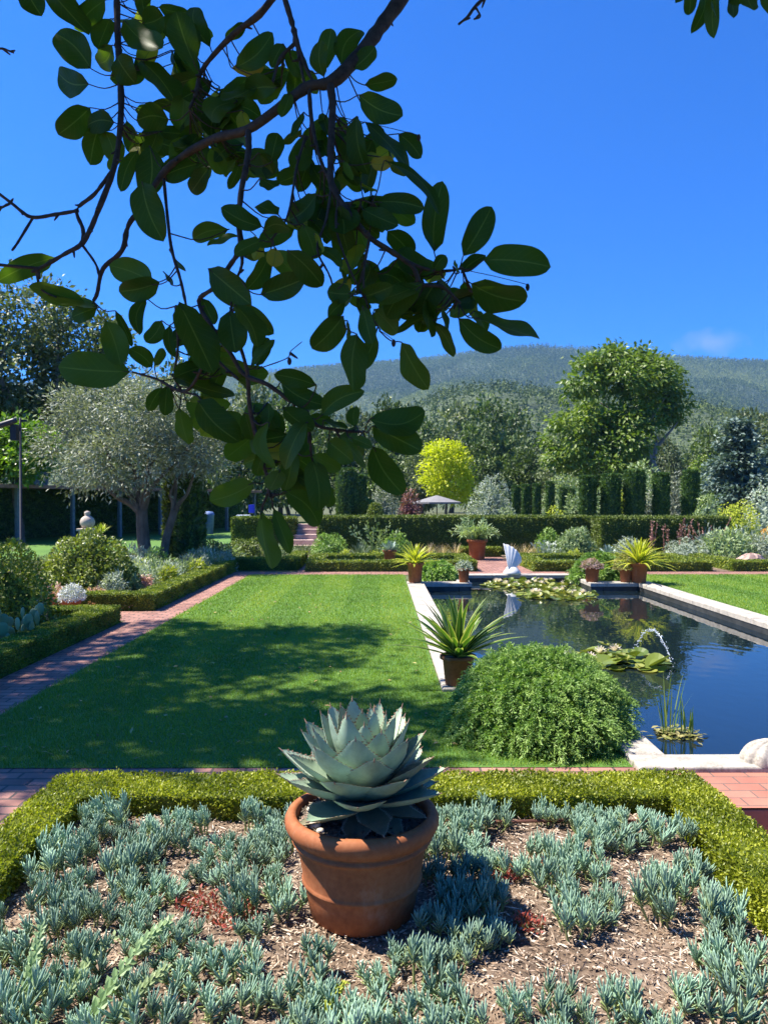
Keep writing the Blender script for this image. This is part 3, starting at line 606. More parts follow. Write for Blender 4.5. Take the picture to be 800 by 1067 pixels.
oak_at(24, 30, [(8, 468, 30, 30, 0), (34, 470, 26, 28, -.5), (-20, 470, 24, 30, 0)], [(5, 470), (34, 465), (-20, 470)], .12, 'bright green broadleaf shrub glowing behind the floodlight post', 63, M_BRIGHT, n_cl=130, cl=.5, L=.22, W=.15, name='leafy_shrub', cat='shrub', mb=M_BARK)
# olive tree
oak_at(156, 18, [(88, 470, 44, 40, 0), (110, 432, 46, 40, .3), (155, 432, 48, 44, -.2), (190, 452, 44, 40, .2), (150, 478, 52, 34, -.6), (215, 470, 28, 30, 0), (74, 432, 20, 26, 0)],
       [(118, 470), (110, 440), (170, 440), (205, 460), (150, 450), (80, 470)], .17, 'silvery olive tree with forked leaning trunks in the left bed', 64, M_OLIVE, n_cl=400, n_lf=60, cl=.33, L=.13, W=.036, name='olive_tree', mb=M_BARK)
olv = bpy.data.objects['olive_tree']
build('trunk', limbs(np.random.default_rng(65), (.28, .1, 0), [(.9, .2, 2.6), (1.3, -.2, 2.9), (.5, .1, 3.2)], .11, .5), M_BARK, olv, smooth=True)
# far oaks: three kinds, copied
rg = np.random.default_rng(71)
kinds = []
for k in range(3):
    t = thing('oak_tree', 'x', 'tree', (0, 0, 0), 0)
    lob = [((rg.normal() * 1.2, rg.normal() * 1.2, 6.4 + rg.normal() * .5), (3.4, 3.4, 3.0))] + [((3.0 * math.cos(a), 3.0 * math.sin(a), 4.3 + rg.normal() * .9), (2.2, 2.2, 2.0)) for a in np.arange(5) * 1.26 + k]
    build('trunk', limbs(rg, (0, 0, 0), [(c[0] * .7, c[1] * .7, c[2]) for c, r in lob[:4]], .35), M_BARK, t, smooth=True)
    build('crown', crown(rg, lob, 150, 34, 1.0, .62, .4, droop=.15, surf=.55), [M_OAK, M_OAKG, M_OAK][k], t)
    kinds.append(t)
FAR = [(330, 418, 85, 34), (372, 430, 80, 30), (410, 437, 92, 30), (440, 441, 85, 26), (470, 428, 112, 36), (505, 437, 92, 32), (540, 431, 104, 36), (575, 441, 86, 28), (603, 449, 80, 26), (737, 449, 75, 30), (782, 431, 96, 38), (836, 428, 92, 40),
       (292, 414, 90, 38), (248, 402, 97, 40), (196, 405, 92, 42), (146, 415, 88, 40), (702, 456, 72, 25), (352, 462, 66, 30), (395, 468, 64, 26), (430, 474, 68, 24), (505, 474, 62, 26), (548, 470, 66, 28), (585, 476, 60, 24), (300, 462, 60, 34), (250, 455, 56, 34), (205, 460, 58, 30), (625, 485, 64, 26), (745, 482, 60, 22)]
for k, (px, py, Y, hw) in enumerate(FAR):
    p = at(px, py, Y); sxy = hw / FPX * Y / 5.0; sz = p[2] / 9.6; near = Y < 70
    lb, gr = ('dark rounded oak filling the gap low behind the garden shrubs', 'lower oaks behind the garden shrubs') if near else ('dark rounded oak in the tree belt under the wooded hill', 'oaks of the tree belt under the hill')
    q = kinds[k % 3]
    if k < 3: q.location = (p[0], Y, 0); q.scale = (sxy, sxy, sz); q['label'] = lb; q['group'] = gr
    else: dup(q, (p[0], Y, 0), rg.uniform(0, 6), sxy, lb, gr, sz=sz)

# ------------------------------------------------------------------ shrubs and perennials
def shrub(name, label, cat, px, top, Y, hw, ml, n=2200, L=.07, W=.04, group=None, seed=0, lump=.2, zsc=None, ry=None, bottom=0.0, dep=.4):
    rng = np.random.default_rng(seed + 1000); p = at(px, top, Y); r = hw / FPX * Y; h = p[2]
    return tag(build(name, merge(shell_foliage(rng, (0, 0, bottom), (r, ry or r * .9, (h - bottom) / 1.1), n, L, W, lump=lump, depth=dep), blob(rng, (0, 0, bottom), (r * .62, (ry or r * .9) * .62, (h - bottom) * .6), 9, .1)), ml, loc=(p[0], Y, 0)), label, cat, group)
def tuft(name, label, cat, px, py, Y, n, L, W, ml, e0=(.5, 1.5), droop=1.0, group=None, seed=0, z=0.0, **kw):
    rng = np.random.default_rng(seed + 2000); x = at(px, py, Y)[0]
    return tag(build(name, straps(rng, n, L, W, e0, droop, **kw), ml, loc=(x, Y, z)), label, cat, group)
def stems(name, label, cat, px, Y, n, h, spread, ml, n_lf=20, lf=.06, lw=.03, seed=0, group=None, droop=.15, r=.15):
    rng = np.random.default_rng(seed + 3000); x = at(px, 523, Y)[0]
    a = rng.uniform(0, 6.283, n); Pb = np.stack([np.cos(a) * r * rng.random(n), np.sin(a) * r * rng.random(n), np.zeros(n)], -1)
    D = np.stack([np.cos(a) * spread, np.sin(a) * spread, np.ones(n)], -1) + rng.normal(size=(n, 3)) * .12
    out = [sprays(rng, Pb, D, n_lf, h, lf, lw, droop)]
    return tag(build(name, out, ml, loc=(x, Y, 0)), label, cat, group)

# left beds
M_BUSH = leafmat('glossy_bush', [(.035, .055, .012), (.13, .17, .03), (.27, .31, .07)], rough=.4, trans=.25)
rg = np.random.default_rng(81)
for args in (
    ('round_bush', 'dark rounded bush in shade at the left edge', 'bush', 4, 556, 9.2, 50, M_BOXD, 9000, .05, .03),
    ('round_bush', 'sunny glossy-leaved round bush below the stone finial', 'bush', 94, 551, 12.6, 46, M_BUSH, 8500, .07, .045),
    ('leafy_shrub', 'dark shrub in the shade right of the cypress column, nearest it', 'shrub', 222, 560, 18.6, 22, M_HEDGE, 2600, .06, .03),
    ('leafy_shrub', 'dark shrub behind the far short hedge, left of the lowest leaf', 'shrub', 258, 556, 20.6, 26, M_HEDGE, 2600, .07, .035),
    ('leafy_shrub', 'grey-green shrub behind the far short hedge, right of the lowest leaf', 'shrub', 296, 566, 20.8, 16, M_SAGE, 1800, .06, .03),
    ('leafy_shrub', 'bright round green shrub left of the spiky blue yucca', 'shrub', 343, 554, 21.5, 19, M_JUN, 3000, .07, .025),
    ('leafy_shrub', 'deep green mound behind the blue agave pot', 'shrub', 413, 553, 21.6, 15, M_JUN, 1800, .07, .03),
    ('lime_plant', 'small lime-yellow plant at the foot of the spiky blue yucca', 'plant', 360, 573, 20.6, 7, M_LIME, 500, .07, .03),
    ('lime_plant', 'small lime-yellow plant just left of the blue agave pot', 'plant', 391, 574, 20.4, 8, M_LIME, 500, .07, .03),
    ('lime_plant', 'small lime-yellow plant left of the right green mound', 'plant', 598, 572, 20.2, 8, M_LIME, 500, .07, .03),
    ('leafy_shrub', 'bright green mound at the left end of the right bed', 'shrub', 572, 549, 22, 16, M_JUN, 2200, .07, .03),
    ('leafy_shrub', 'loose grey-green shrub left of the ground agave', 'shrub', 600, 544, 21, 20, M_SAGE, 2000, .11, .04),
    ('leafy_shrub', 'silvery shrub right of the ground agave, behind the bright variegated pot', 'shrub', 655, 560, 20.8, 16, M_GREY, 1700, .08, .03),
    ('leafy_shrub', 'pale silver mound under the pink stalks', 'shrub', 716, 560, 20.6, 24, M_GREY, 2800, .08, .025),
    ('leafy_shrub', 'tall grey-green shrub with broad leaves behind the pink boulder', 'shrub', 756, 552, 20.6, 28, M_SAGE, 2600, .13, .045),
    ('leafy_shrub', 'silvery shrub right of the pink boulder at the right edge', 'shrub', 796, 556, 20.8, 22, M_GREY, 2400, .11, .04),
    ('leafy_shrub', 'lime-yellow shrub spilling over the hedge below the blue cedar', 'shrub', 768, 518, 25, 26, M_LIME, 2600, .10, .05),
    ('leafy_shrub', 'green shrub beside the lone end yew column', 'shrub', 738, 512, 27, 18, M_SAGE, 2000, .11, .05),
    ('leafy_shrub', 'grey-green shrub at the right edge above the orange flowers', 'shrub', 800, 500, 29, 26, M_GREY, 2600, .13, .05),
    ('leafy_shrub', 'pale sage shrub showing between the shortest broad yew column and its neighbour', 'shrub', 624, 507, 32, 16, M_SAGE, 2200, .15, .06),
    ('leafy_shrub', 'pale sage shrub showing left of the broadest yew column', 'shrub', 648, 505, 32.5, 15, M_LIME, 2200, .15, .06),
    ('leafy_shrub', 'pale olive shrub showing right of the broadest yew column', 'shrub', 676, 506, 32.2, 14, M_OLIVE, 2200, .15, .06),
    ('leafy_shrub', 'sage-green shrub showing left of the shortest broad yew column', 'shrub', 600, 508, 32.4, 14, M_SAGE, 2200, .15, .06),
    ('orange_flowers', 'clump of orange flowers at the right edge below the grey shrub', 'flowers', 804, 546, 23, 12, leafmat('orange_petal', [(.20, .22, .05), (.62, .30, .03), (.75, .42, .05)]), 900, .06, .05),
    ('silver_tree', 'round silver-grey shrub tree right of the parasol', 'shrub', 512, 494, 34, 25, M_GREY, 5200, .15, .05),
    ('silver_tree', 'beige-grey shrub left of the plum-red shrub', 'shrub', 400, 502, 34, 17, M_OLIVE, 2600, .14, .05),
    ('plum_shrub', 'dull plum-red shrub left of the parasol', 'shrub', 427, 508, 38, 14, M_RED, 1700, .16, .09),
    ('silver_tree', 'pale willowy shrub between the slim yew column and the lone end column', 'shrub', 704, 489, 32, 12, M_OLIVE, 2600, .16, .04),
    ('leafy_shrub', 'low pale shrub under the far slender yews, right of the silver shrub tree', 'shrub', 528, 525, 31, 12, M_SAGE, 1200, .11, .05),
    ('leafy_shrub', 'yellow-green shrub at the foot of the leaning trunk, beside the far slender yews', 'shrub', 578, 527, 30, 12, M_LIME, 1200, .11, .05),
    ('leafy_shrub', 'olive-grey shrub at the foot of the big leaning tree, above the broadest yew column', 'shrub', 668, 480, 46, 30, M_SAGE, 3600, .2, .1),
    ('leafy_shrub', 'yellow-green shrub under the big leaning tree, at the left end of its crown', 'shrub', 590, 492, 44, 26, M_SAGE, 3200, .2, .1),
    ('leafy_shrub', 'golden-green shrub between the big leaning tree and the blue cedar', 'shrub', 732, 474, 48, 26, M_MAPLE, 3600, .22, .12)):
    shrub(*args, seed=int(rg.integers(1e6)))
p = at(150, 500, 17.4)
silver = [(118, 602, 12.2, 13), (132, 598, 12.9, 12), (148, 596, 13.4, 13), (163, 592, 14.0, 13), (178, 590, 14.6, 12), (193, 587, 15.3, 12), (208, 584, 16.0, 11), (222, 582, 16.8, 10), (234, 580, 17.6, 10), (158, 583, 15.6, 14), (128, 590, 14.4, 14), (238, 573, 19.4, 14), (206, 576, 18.2, 12)]
silver += [(px + rg.normal() * 9 - 6, py - 5 + rg.normal() * 2, Y + .5 + rg.random() * .9, hw * rg.uniform(.8, 1.3)) for px, py, Y, hw in silver]
sm = [shell_foliage(np.random.default_rng(k), (0, 0, 0), (.25, .24, .32), 700, .075, .018, lump=.35, depth=.6) for k in range(2)]
proto = [build('silver_perennial', sm[k], M_GREY if k == 0 else M_SAGE) for k in range(2)]
for k, (px, py, Y, hw) in enumerate(silver):
    o = proto[k % 2] if k < 2 else proto[k % 2].copy()
    if k >= 2: COL.objects.link(o)
    p = at(px, py, Y); s = 1.25 * hw / FPX * Y / .25; o.location = (p[0], Y, 0); o.scale = (s, s, 1.3 * max(.4, p[2]) / .37); o.rotation_euler = (0, 0, k)
    tag(o, 'feathery silver perennial in the sunny row behind the long path hedge', 'plant', 'silver perennials behind the long path hedge')
tuft('blue_yucca', 'fine-leaved blue yucca tuft in the left bed, right of the olive trunks', 'yucca', 194, 588, 15.6, 110, .62, .016, M_YUCCA, e0=(.1, 1.5), droop=.35, seed=1, z=.1)
tuft('blue_yucca', 'spiky blue yucca between the round green shrub and the blue agave pot', 'yucca', 375, 588, 20.8, 80, .6, .03, M_YUCCA, e0=(.1, 1.5), droop=.25, seed=2, z=.08)
tuft('striped_agave', 'striped agave right of the sunny glossy-leaved bush', 'agave', 147, 590, 15.6, 36, .36, .06, M_VARI, e0=(.2, 1.45), droop=.2, seed=3, z=.22)
tuft('aloe_plant', 'yellow-green aloe leaning beside the stone finial', 'aloe', 106, 560, 23.4, 26, .42, .07, M_LIME, e0=(.5, 1.5), droop=.3, seed=4, z=.65)
tuft('ground_agave', 'grey-blue agave behind the right green mound', 'agave', 634, 572, 20.4, 38, .36, .085, M_AGV, e0=(.15, 1.45), droop=-.2, seed=5, z=.18, cup=.4, taper=3)
for k, (px, py, Y, n) in enumerate(((446, 580, 21.6, 70), (460, 580, 21.4, 70), (474, 580, 21.8, 60), (532, 580, 21.6, 60), (545, 580, 21.4, 70), (557, 580, 21.9, 60))):
    lb = 'tawny grass tuft beside the fan palm, on the left of the brick walk' if k < 3 else 'tawny grass tuft by the hedge, on the right of the brick walk'
    tuft('tawny_grass', lb, 'grass tuft', px, py, Y, n, .55, .012, M_STRAW, e0=(.8, 1.5), droop=.5, group='tawny grasses left of the brick walk' if k < 3 else 'tawny grasses right of the brick walk', seed=10 + k, seg=5)
stems('leafy_perennial', 'tall pale leafy stems right of the spiky blue yucca', 'plant', 391, 21.2, 14, 1.0, .3, M_SAGE, 22, .12, .05, seed=1)
stems('broad_leaved_plant', 'pale broad-leaved plant low by the bright green mound of the right bed', 'plant', 574, 20.8, 22, .5, .5, M_GREY, 16, .1, .045, seed=2)
stems('broad_leaved_plant', 'pale broad-leaved sprawling plant above the pink boulder', 'plant', 748, 20.9, 26, .95, .45, M_GREY, 16, .15, .06, seed=3, r=.4)
stems('leafy_perennial', 'grey upright stems at the right edge beyond the boulder', 'plant', 788, 21.3, 24, .9, .35, M_SAGE, 20, .11, .04, seed=4, r=.35)
for k, (px, n) in enumerate(((684, 7), (712, 8), (738, 6))):
    rng = np.random.default_rng(90 + k); out = []
    for i in range(n):
        x = rng.normal() * .22; le = rng.normal() * .28; h = rng.uniform(.8, 1.25); tip = np.array([x + le, rng.normal() * .1, h])
        out += tube([(x, 0, 0), (x + le * .5, 0, h * .5), tip], [.014, .012, .006], n=5)
        q = 26; s = rng.uniform(.35, 1, q); Pq = np.array([x, 0, 0]) + (tip - [x, 0, 0]) * s[:, None]
        out.append(cards(Pq, sph(rng, q) + [0, 0, .4], sph(rng, q), .06, .03, tint=rng.random(q)))
    tag(build('pink_stalks', out, M_PINK, loc=(at(px, 523, 20.9)[0], 20.9, 0)), ['leaning dusty-pink flower stalks behind the bright variegated pot', 'dusty-pink flower stalks in the middle of the right tall hedge', 'thin dusty-pink stalks at the right end of the tall hedge'][k], 'flower stalks')
# blue-green cover inside the two far box beds
rng = np.random.default_rng(99)
def cover(rng, x0, x1, y0, y1, n, h=.13):
    Pn = np.stack([rng.uniform(x0, x1, n), rng.uniform(y0, y1, n), rng.random(n) * h * .6], -1)
    return cards(Pn, sph(rng, n) * .5 + [0, 0, 1], sph(rng, n), .09 * rng.uniform(.6, 1.3, n), .02, tint=rng.random(n))
M_CHALK = leafmat('chalk_stick', [(0.274, 0.320, 0.103), (0.194, 0.308, 0.205), (0.285, 0.426, 0.319)], rough=.5, trans=.06, vary=.22, spec=.3)
struct('ground_cover', merge(cover(rng, -1.4, 1.95, 17.85, 19.65, 7000), cover(rng, 3.97, 7.5, 17.85, 19.65, 7000), cover(rng, -6.5, -3.95, 6, 9.8, 5000, .2)), M_CHALK, kind='stuff')
M_BEDLEAF = leafmat('bed_leaf', [(0.065, 0.098, 0.039), (0.156, 0.195, 0.091), (0.286, 0.325, 0.182)], rough=.6, trans=.2)
struct('low_undergrowth', merge(cover(rng, -9, -5.2, 12, 22, 16000, .35), cover(rng, -5.3, -3.8, 13, 22, 8000, .2), cover(rng, 7.9, 15, 19, 22, 12000, .3), cover(rng, -3.4, -2.1, 18.4, 25, 6000, .3), cover(rng, -1.8, 2.2, 20.2, 23, 6000, .25), cover(rng, 3.7, 8, 20.2, 21.6, 6000, .25)), M_BEDLEAF, kind='stuff')

# cypress pair by the olive, stone finial, floodlight post, pergola
rg = np.random.default_rng(101)
tag(build('cypress_column', yewcol(rg, .40, 2.35, 4200), M_YEW, loc=(at(198, 523, 19)[0], 19, 0)), 'dark cypress column right of the olive trunks', 'cypress')
tag(build('cypress_column', yewcol(rg, .2, 2.5, 2200), M_HEDGE, loc=(at(178, 523, 19.3)[0], 19.3, 0)), 'thin brighter green cypress between the olive trunks and the dark cypress', 'cypress')
p = at(92, 560, 24)
fin = thing('stone_finial', 'pale stone ball finial on a pillar above the sunny round bush', 'finial', (p[0], 24, 0))
M_STONE = noisemat('pale_stone', [(.3, (.34, .27, .22)), (.7, (.56, .47, .39))], scale=12, rough=.85, bump=.4, dist=.01)
build('pillar', merge(box(-.2, .2, -.2, .2, 0, .72), bev_box(-.26, .26, -.26, .26, .72, .8, .02)), M_STONE, fin)
build('ball', lathe([(.10, .8), (.17, .84), (.22, .93), (.23, 1.02), (.19, 1.12), (.11, 1.19), (.07, 1.22), (.10, 1.27), (.09, 1.33), (.001, 1.37)], 20), M_STONE, fin, smooth=True)
Yp = 14.0; p = at(23, 436, Yp); pz = p[2]
post = thing('floodlight_post', 'black post with a tilted floodlight and a small dark box, left of the olive', 'lamp post', (p[0], Yp, 0))
build('pole', lathe([(.06, 0), (.06, .1), (.026, .12), (.022, pz), (.001, pz + .01)], 12), M_DARKMETAL, post, smooth=True)
build('crossbar', merge(box(-.02, .12, -.02, .02, pz - .07, pz - .03)), M_DARKMETAL, post)
fl = build('floodlight', move(merge(lathe([(.001, 0), (.05, 0), (.055, .06), (.055, .34), (.075, .40), (.07, .41), (.001, .395)], 14)), (0, 0, 0)), noisemat('grey_metal', [(.3, (.02, .021, .03)), (.7, (.06, .062, .08))], scale=20, rough=.4, bump=0), post, smooth=True)
fl.location = (-.04, -.05, pz - .04); fl.rotation_euler = (math.radians(15), math.radians(-112), 0)
build('speaker_box', bev_box(-.16, -.05, -.07, .07, pz - .42, pz - .12, .01), M_DARKMETAL, post)
# pergola with dark hedge behind it
A = np.array([-15.5, 27.0]); B = np.array([-7.6, 45.0]); dv = (B - A) / np.linalg.norm(B - A); nv2 = np.array([dv[1], -dv[0]])
ln = np.linalg.norm(B - A); rz = math.atan2(dv[1], dv[0])
per = thing('pergola', 'long low pergola with slender pale posts and a reddish roof edge, beyond the olive', 'pergola', (A[0], A[1], 0), rz)
M_POST = noisemat('blue_grey_post', [(.3, (.10, .12, .13)), (.7, (.17, .19, .20))], scale=8, rough=.6)
M_EAVE = noisemat('red_roof_edge', [(.3, (.20, .09, .065)), (.7, (.34, .17, .125))], scale=6, rough=.8)
for k in range(8):
    build('post', bev_box(ln * k / 7 - .07, ln * k / 7 + .07, -.07, .07, 0, 2.2, .005), M_POST, per)
build('roof', merge(bev_box(-.4, ln + .4, -.3, .0, 2.2, 2.34, .01), box(-.4, ln + .4, 0.002, 3.4, 2.24, 2.32)), M_EAVE, per)
h = build('tall_hedge', hedge(np.random.default_rng(7), [(-8, ln + 3, 3.0, 4.0, 0, 2.25)], 420, .13, .08, .03), M_YEW, loc=(A[0], A[1], 0)); h.rotation_euler = (0, 0, rz)
tag(h, 'very dark high hedge closing the back of the pergola', 'hedge')
h = build('tall_hedge', hedge(np.random.default_rng(8), [(-12, -1, 4.2, 5.2, 0, 2.6)], 420, .13, .08, .03), M_HEDGE, loc=(A[0], A[1], 0)); h.rotation_euler = (0, 0, rz)
tag(h, 'sun-topped high hedge at the left edge behind the floodlight post', 'hedge')
# things in the pergola's shade
p = at(254, 536, 40); tb = thing('cloth_table', 'small table with a pale blue cloth in the pergola shade', 'table', (p[0], 40, .0))
build('tablecloth', bev_box(-.35, .35, -.3, .3, .55, .95, .02), noisemat('pale_cloth', [(.3, (.45, .52, .66)), (.7, (.62, .68, .78))], scale=6), tb)
build('leg', merge(box(-.3, -.24, -.25, -.19, 0, .55)), M_DARKMETAL, tb); build('leg', merge(box(.24, .3, -.25, -.19, 0, .55)), M_DARKMETAL, tb)
p = at(262, 530, 40.5); tag(build('blue_board', bev_box(-.16, .16, -.03, .03, 1.05, 1.5, .01), noisemat('vivid_blue', [(.3, (.02, .03, .45)), (.7, (.04, .06, .65))], scale=4, rough=.5), loc=(p[0], 40.6, 0)), 'small vivid blue board standing behind the pale table', 'board')
p = at(218, 536, 38); tag(build('blue_bin', lathe([(.001, 0), (.22, 0), (.27, .95), (.29, .97), (.29, 1.02), (.2, 1.15), (.001, 1.18)], 16), noisemat('dusty_blue', [(.3, (.08, .14, .30)), (.7, (.14, .22, .42))], scale=6, rough=.6), loc=(p[0], 38, 0), smooth=True), 'dusty blue bin standing right of the dark cypress column', 'bin')
# stone steps going up at the back
st = thing('garden_steps', 'pinkish stone steps climbing behind the hedge gap', 'steps', (-2.45, 25.2, 0))
M_STEP = noisemat('pink_stone', [(.3, (.34, .22, .18)), (.7, (.56, .42, .36))], scale=5, rough=.85, bump=.3)
for k in range(5): build('tread', bev_box(-.75, .75, k * .42, k * .42 + .43, .0, .17 * (k + 1), .012), M_STEP, st)
# parasol
p = at(455, 507, 40)
pa = thing('garden_parasol', 'wide grey garden parasol in front of the golden tree', 'parasol', (p[0], 40, 0))
build('pole', lathe([(.25, 0), (.25, .08), (.03, .1), (.03, 1.95)], 10), M_DARKMETAL, pa)
cv = []
for k in range(8):
    a0, a1 = k * math.pi / 4, (k + 1) * math.pi / 4
    R_ = [(.04, 2.0), (.5, 1.87), (1.0, 1.72), (1.3, 1.64), (1.3, 1.55)]
    V = [(r * math.cos(a), r * math.sin(a), z) for r, z in R_ for a in (a0, (a0 + a1) / 2, a1)]
    cv.append(ch(V, gridF(len(R_), 3)))
build('canopy', cv, noisemat('grey_canvas', [(.3, (.16, .155, .16)), (.7, (.22, .215, .22))], scale=3, rough=.9, bump=.05), pa)
# boulder
rng = np.random.default_rng(55); bl = lathe([(.36, 0), (.40, .1), (.36, .22), (.24, .30), (.1, .32), (.001, .325)], 26)
for c in bl: c[0] += .035 * np.sin(c[0] * 9 + 1)[:, [1, 2, 0]] + .012 * rng.normal(size=c[0].shape); c[0][:, 1] *= .7
tag(build('pink_boulder', bl, noisemat('pink_rock', [(.3, (.25, .15, .12)), (.7, (.52, .38, .31))], scale=8, bump=.8, dist=.02), loc=(at(782, 588, 18.7)[0], 18.7, 0)), 'low pink boulder behind the right clipped hedge', 'boulder')

# ------------------------------------------------------------------ pool things
# cloud-white clam shell
def shell(rng, h):
    nr, na = 16, 73; a = np.linspace(math.radians(38), math.radians(98), na); s = np.linspace(.12, 1, nr)
    A_, S_ = np.meshgrid(a, s); ph = np.linspace(0, 1, na); rib = .5 + .5 * np.cos(ph * math.pi * 12)
    r = S_ * h * (.60 + .40 * ph ** .8) * (1 + .02 * (rib - .5) * S_)
    x = r * np.cos(A_); z = r * np.sin(A_); y = .30 * h * S_ ** 1.8 - .003 * h * rib * S_
    V = np.stack([x, y, z], -1).reshape(-1, 3); V2 = V + [0, .03, 0]
    F = gridF(nr, na); n = len(V)
    i = np.arange(na - 1) + (nr - 1) * na; e = np.stack([i, i + 1, i + 1 + n, i + n], -1)
    k = np.arange(nr - 1) * na; e2 = np.stack([k, k + na, k + na + n, k + n], -1); k = k + na - 1; e3 = np.stack([k + na, k, k + n, k + na + n], -1)
    return [ch(np.concatenate([V, V2]), np.concatenate([F, F[:, ::-1] + n, e, e2, e3]))]
p = gp(531, 601, .04)
sh = thing('clam_shell', 'white ribbed clam shell sculpture on the far pool coping', 'sculpture', (p[0] + .12, 16.55, .04))
build('shell', move(shell(None, .66), (-.06, -.12, .02)), M_WHITE, sh, smooth=True)
build('foot', lathe([(.001, 0), (.19, 0), (.2, .04), (.15, .1), (.11, .16), (.05, .19), (.001, .2)], 20, (.03, 0, 0)), M_WHITE, sh, smooth=True)
# carved shell scroll at the near coping
def scroll():
    u = np.linspace(0, math.pi / 2, 12); v = np.linspace(0, 2 * math.pi, 97); U, Vv = np.meshgrid(u, v, indexing='ij')
    k = 1 + .13 * (np.abs(np.sin(Vv * 6)) - .5) * np.cos(U) ** .35
    x = np.cos(U) * np.cos(Vv) * .19 * k; y = np.cos(U) * np.sin(Vv) * .15 * k; z = np.sin(U) * .13 * k
    return [ch(np.stack([x, y, z], -1).reshape(-1, 3), gridF(12, 97)[:, ::-1])]
tag(build('carved_shell', scroll(), M_COPE, loc=(at(806, 790, 4.62)[0], 4.6, .035), smooth=True), 'carved stone scallop on the near pool coping, cut by the right edge', 'stone carving')
# water lilies
M_PAD = leafmat('lily_pad', [(0.075, 0.118, 0.016), (0.166, 0.210, 0.032), (0.282, 0.277, 0.064)], rough=.35, trans=.15, vary=.05)
M_PETAL = leafmat('lily_petal', [(.70, .58, .58), (.82, .76, .74)], rough=.5, trans=.2, vary=.04)
def lily(label, x0, x1, y0, y1, n, nf, r, seed, raised=.3, hole=None):
    rng = np.random.default_rng(seed); t = thing('water_lily', label, 'water lily', ((x0 + x1) / 2, (y0 + y1) / 2, -.12)); out = []
    q = 14; a = np.linspace(.25, 2 * math.pi - .25, q)
    for i in range(n):
        ang = rng.uniform(0, 6.283); rr = math.sqrt(rng.random()); 
        x = math.cos(ang) * rr * (x1 - x0) / 2; y = math.sin(ang) * rr * (y1 - y0) / 2
        s = r * rng.uniform(.6, 1.25); rot = rng.uniform(0, 6.283); z = .006 + .0012 * (i % 9); ti = rng.normal(size=2) * .06
        up = rng.random() < raised
        if up: z += rng.uniform(.02, .08); ti = rng.normal(size=2) * .35
        ex = s * np.cos(a + rot); ey = s * np.sin(a + rot); rim = .004 + .012 * (rng.random() < .5) + (.02 if up else 0) * rng.random()
        V = np.concatenate([[[x, y, z]], np.stack([x + ex * .6, y + ey * .6, z + ti[0] * ex * .6 + ti[1] * ey * .6], -1), np.stack([x + ex, y + ey, z + rim + ti[0] * ex + ti[1] * ey], -1)])
        V[:, 2] = np.maximum(V[:, 2], .003)
        F3 = [(0, 1 + k, 2 + k) for k in range(q - 1)]; F4 = [(1 + k, 1 + q + k, 2 + q + k, 2 + k) for k in range(q - 1)]
        tn = rng.random(); out += [ch(V, F3, 0, tint=tn), ch(V, F4, 0, tint=tn)]
    build('pads', out, M_PAD, t)
    for i in range(nf):
        ang = rng.uniform(0, 6.283); rr = math.sqrt(rng.random()) * .85; k = 22
        az = np.arange(k) * 2.4; el = np.linspace(1.35, .3, k); D = np.stack([np.cos(az) * np.cos(el), np.sin(az) * np.cos(el), np.sin(el)], -1); N = np.stack([-np.cos(az) * np.sin(el), -np.sin(az) * np.sin(el), np.cos(el)], -1)
        build('flower', cards(np.zeros((k, 3)) + D * .01, D, N, .085, .036, fold=.3, tint=rng.random(k)), M_PETAL, t, loc=(math.cos(ang) * rr * (x1 - x0) / 2, math.sin(ang) * rr * (y1 - y0) / 2, .05))
    return t
lily('bed of water lilies with pale flowers floating right below the white clam shell', 2.15, 4.1, 14.95, 16.3, 260, 12, .065, 1)
lily('smaller raft of water lilies with larger white flowers, nearer than the clam shell raft', 2.6, 4.1, 13.3, 14.75, 190, 8, .07, 2)
lily('raft of yellowing lily pads under the water jet in mid pool', 2.15, 3.15, 7.7, 8.8, 80, 3, .11, 3, .16)
lily('small clump of yellowing pads close to the green juniper mound', 1.75, 2.3, 7.7, 8.6, 40, 0, .10, 4, .3)
# water jet
rng = np.random.default_rng(4); s = np.linspace(0, 1, 70); J0 = np.array([3.02, 8.8, -.11]); J1 = np.array([3.14, 7.95, -.11])
JP = J0 + (J1 - J0) * s[:, None]; JP[:, 2] += .31 * 4 * s * (1 - s)
m, n, l, b = mat('jet_water'); b.inputs['Base Color'].default_value = (.9, .95, 1, 1); b.inputs['Roughness'].default_value = .08; b.inputs['Transmission Weight'].default_value = .55; b.inputs['IOR'].default_value = 1.33
dro = []
for q in JP[::1]:
    for _ in range(2):
        c = q + rng.normal(size=3) * .011; rr = rng.uniform(.002, .0075); dro += lathe([(.001, -rr), (rr * .8, -rr * .6), (rr, 0), (rr * .8, rr * .6), (.001, rr)], 7, c)
dro += tube(JP[26:66:2], np.full(20, .0026), n=6, knob=.5, rng=rng)
tag(build('water_jet', dro, m, smooth=True), 'thin arching jet of water over the mid-pool lily raft', 'fountain jet')
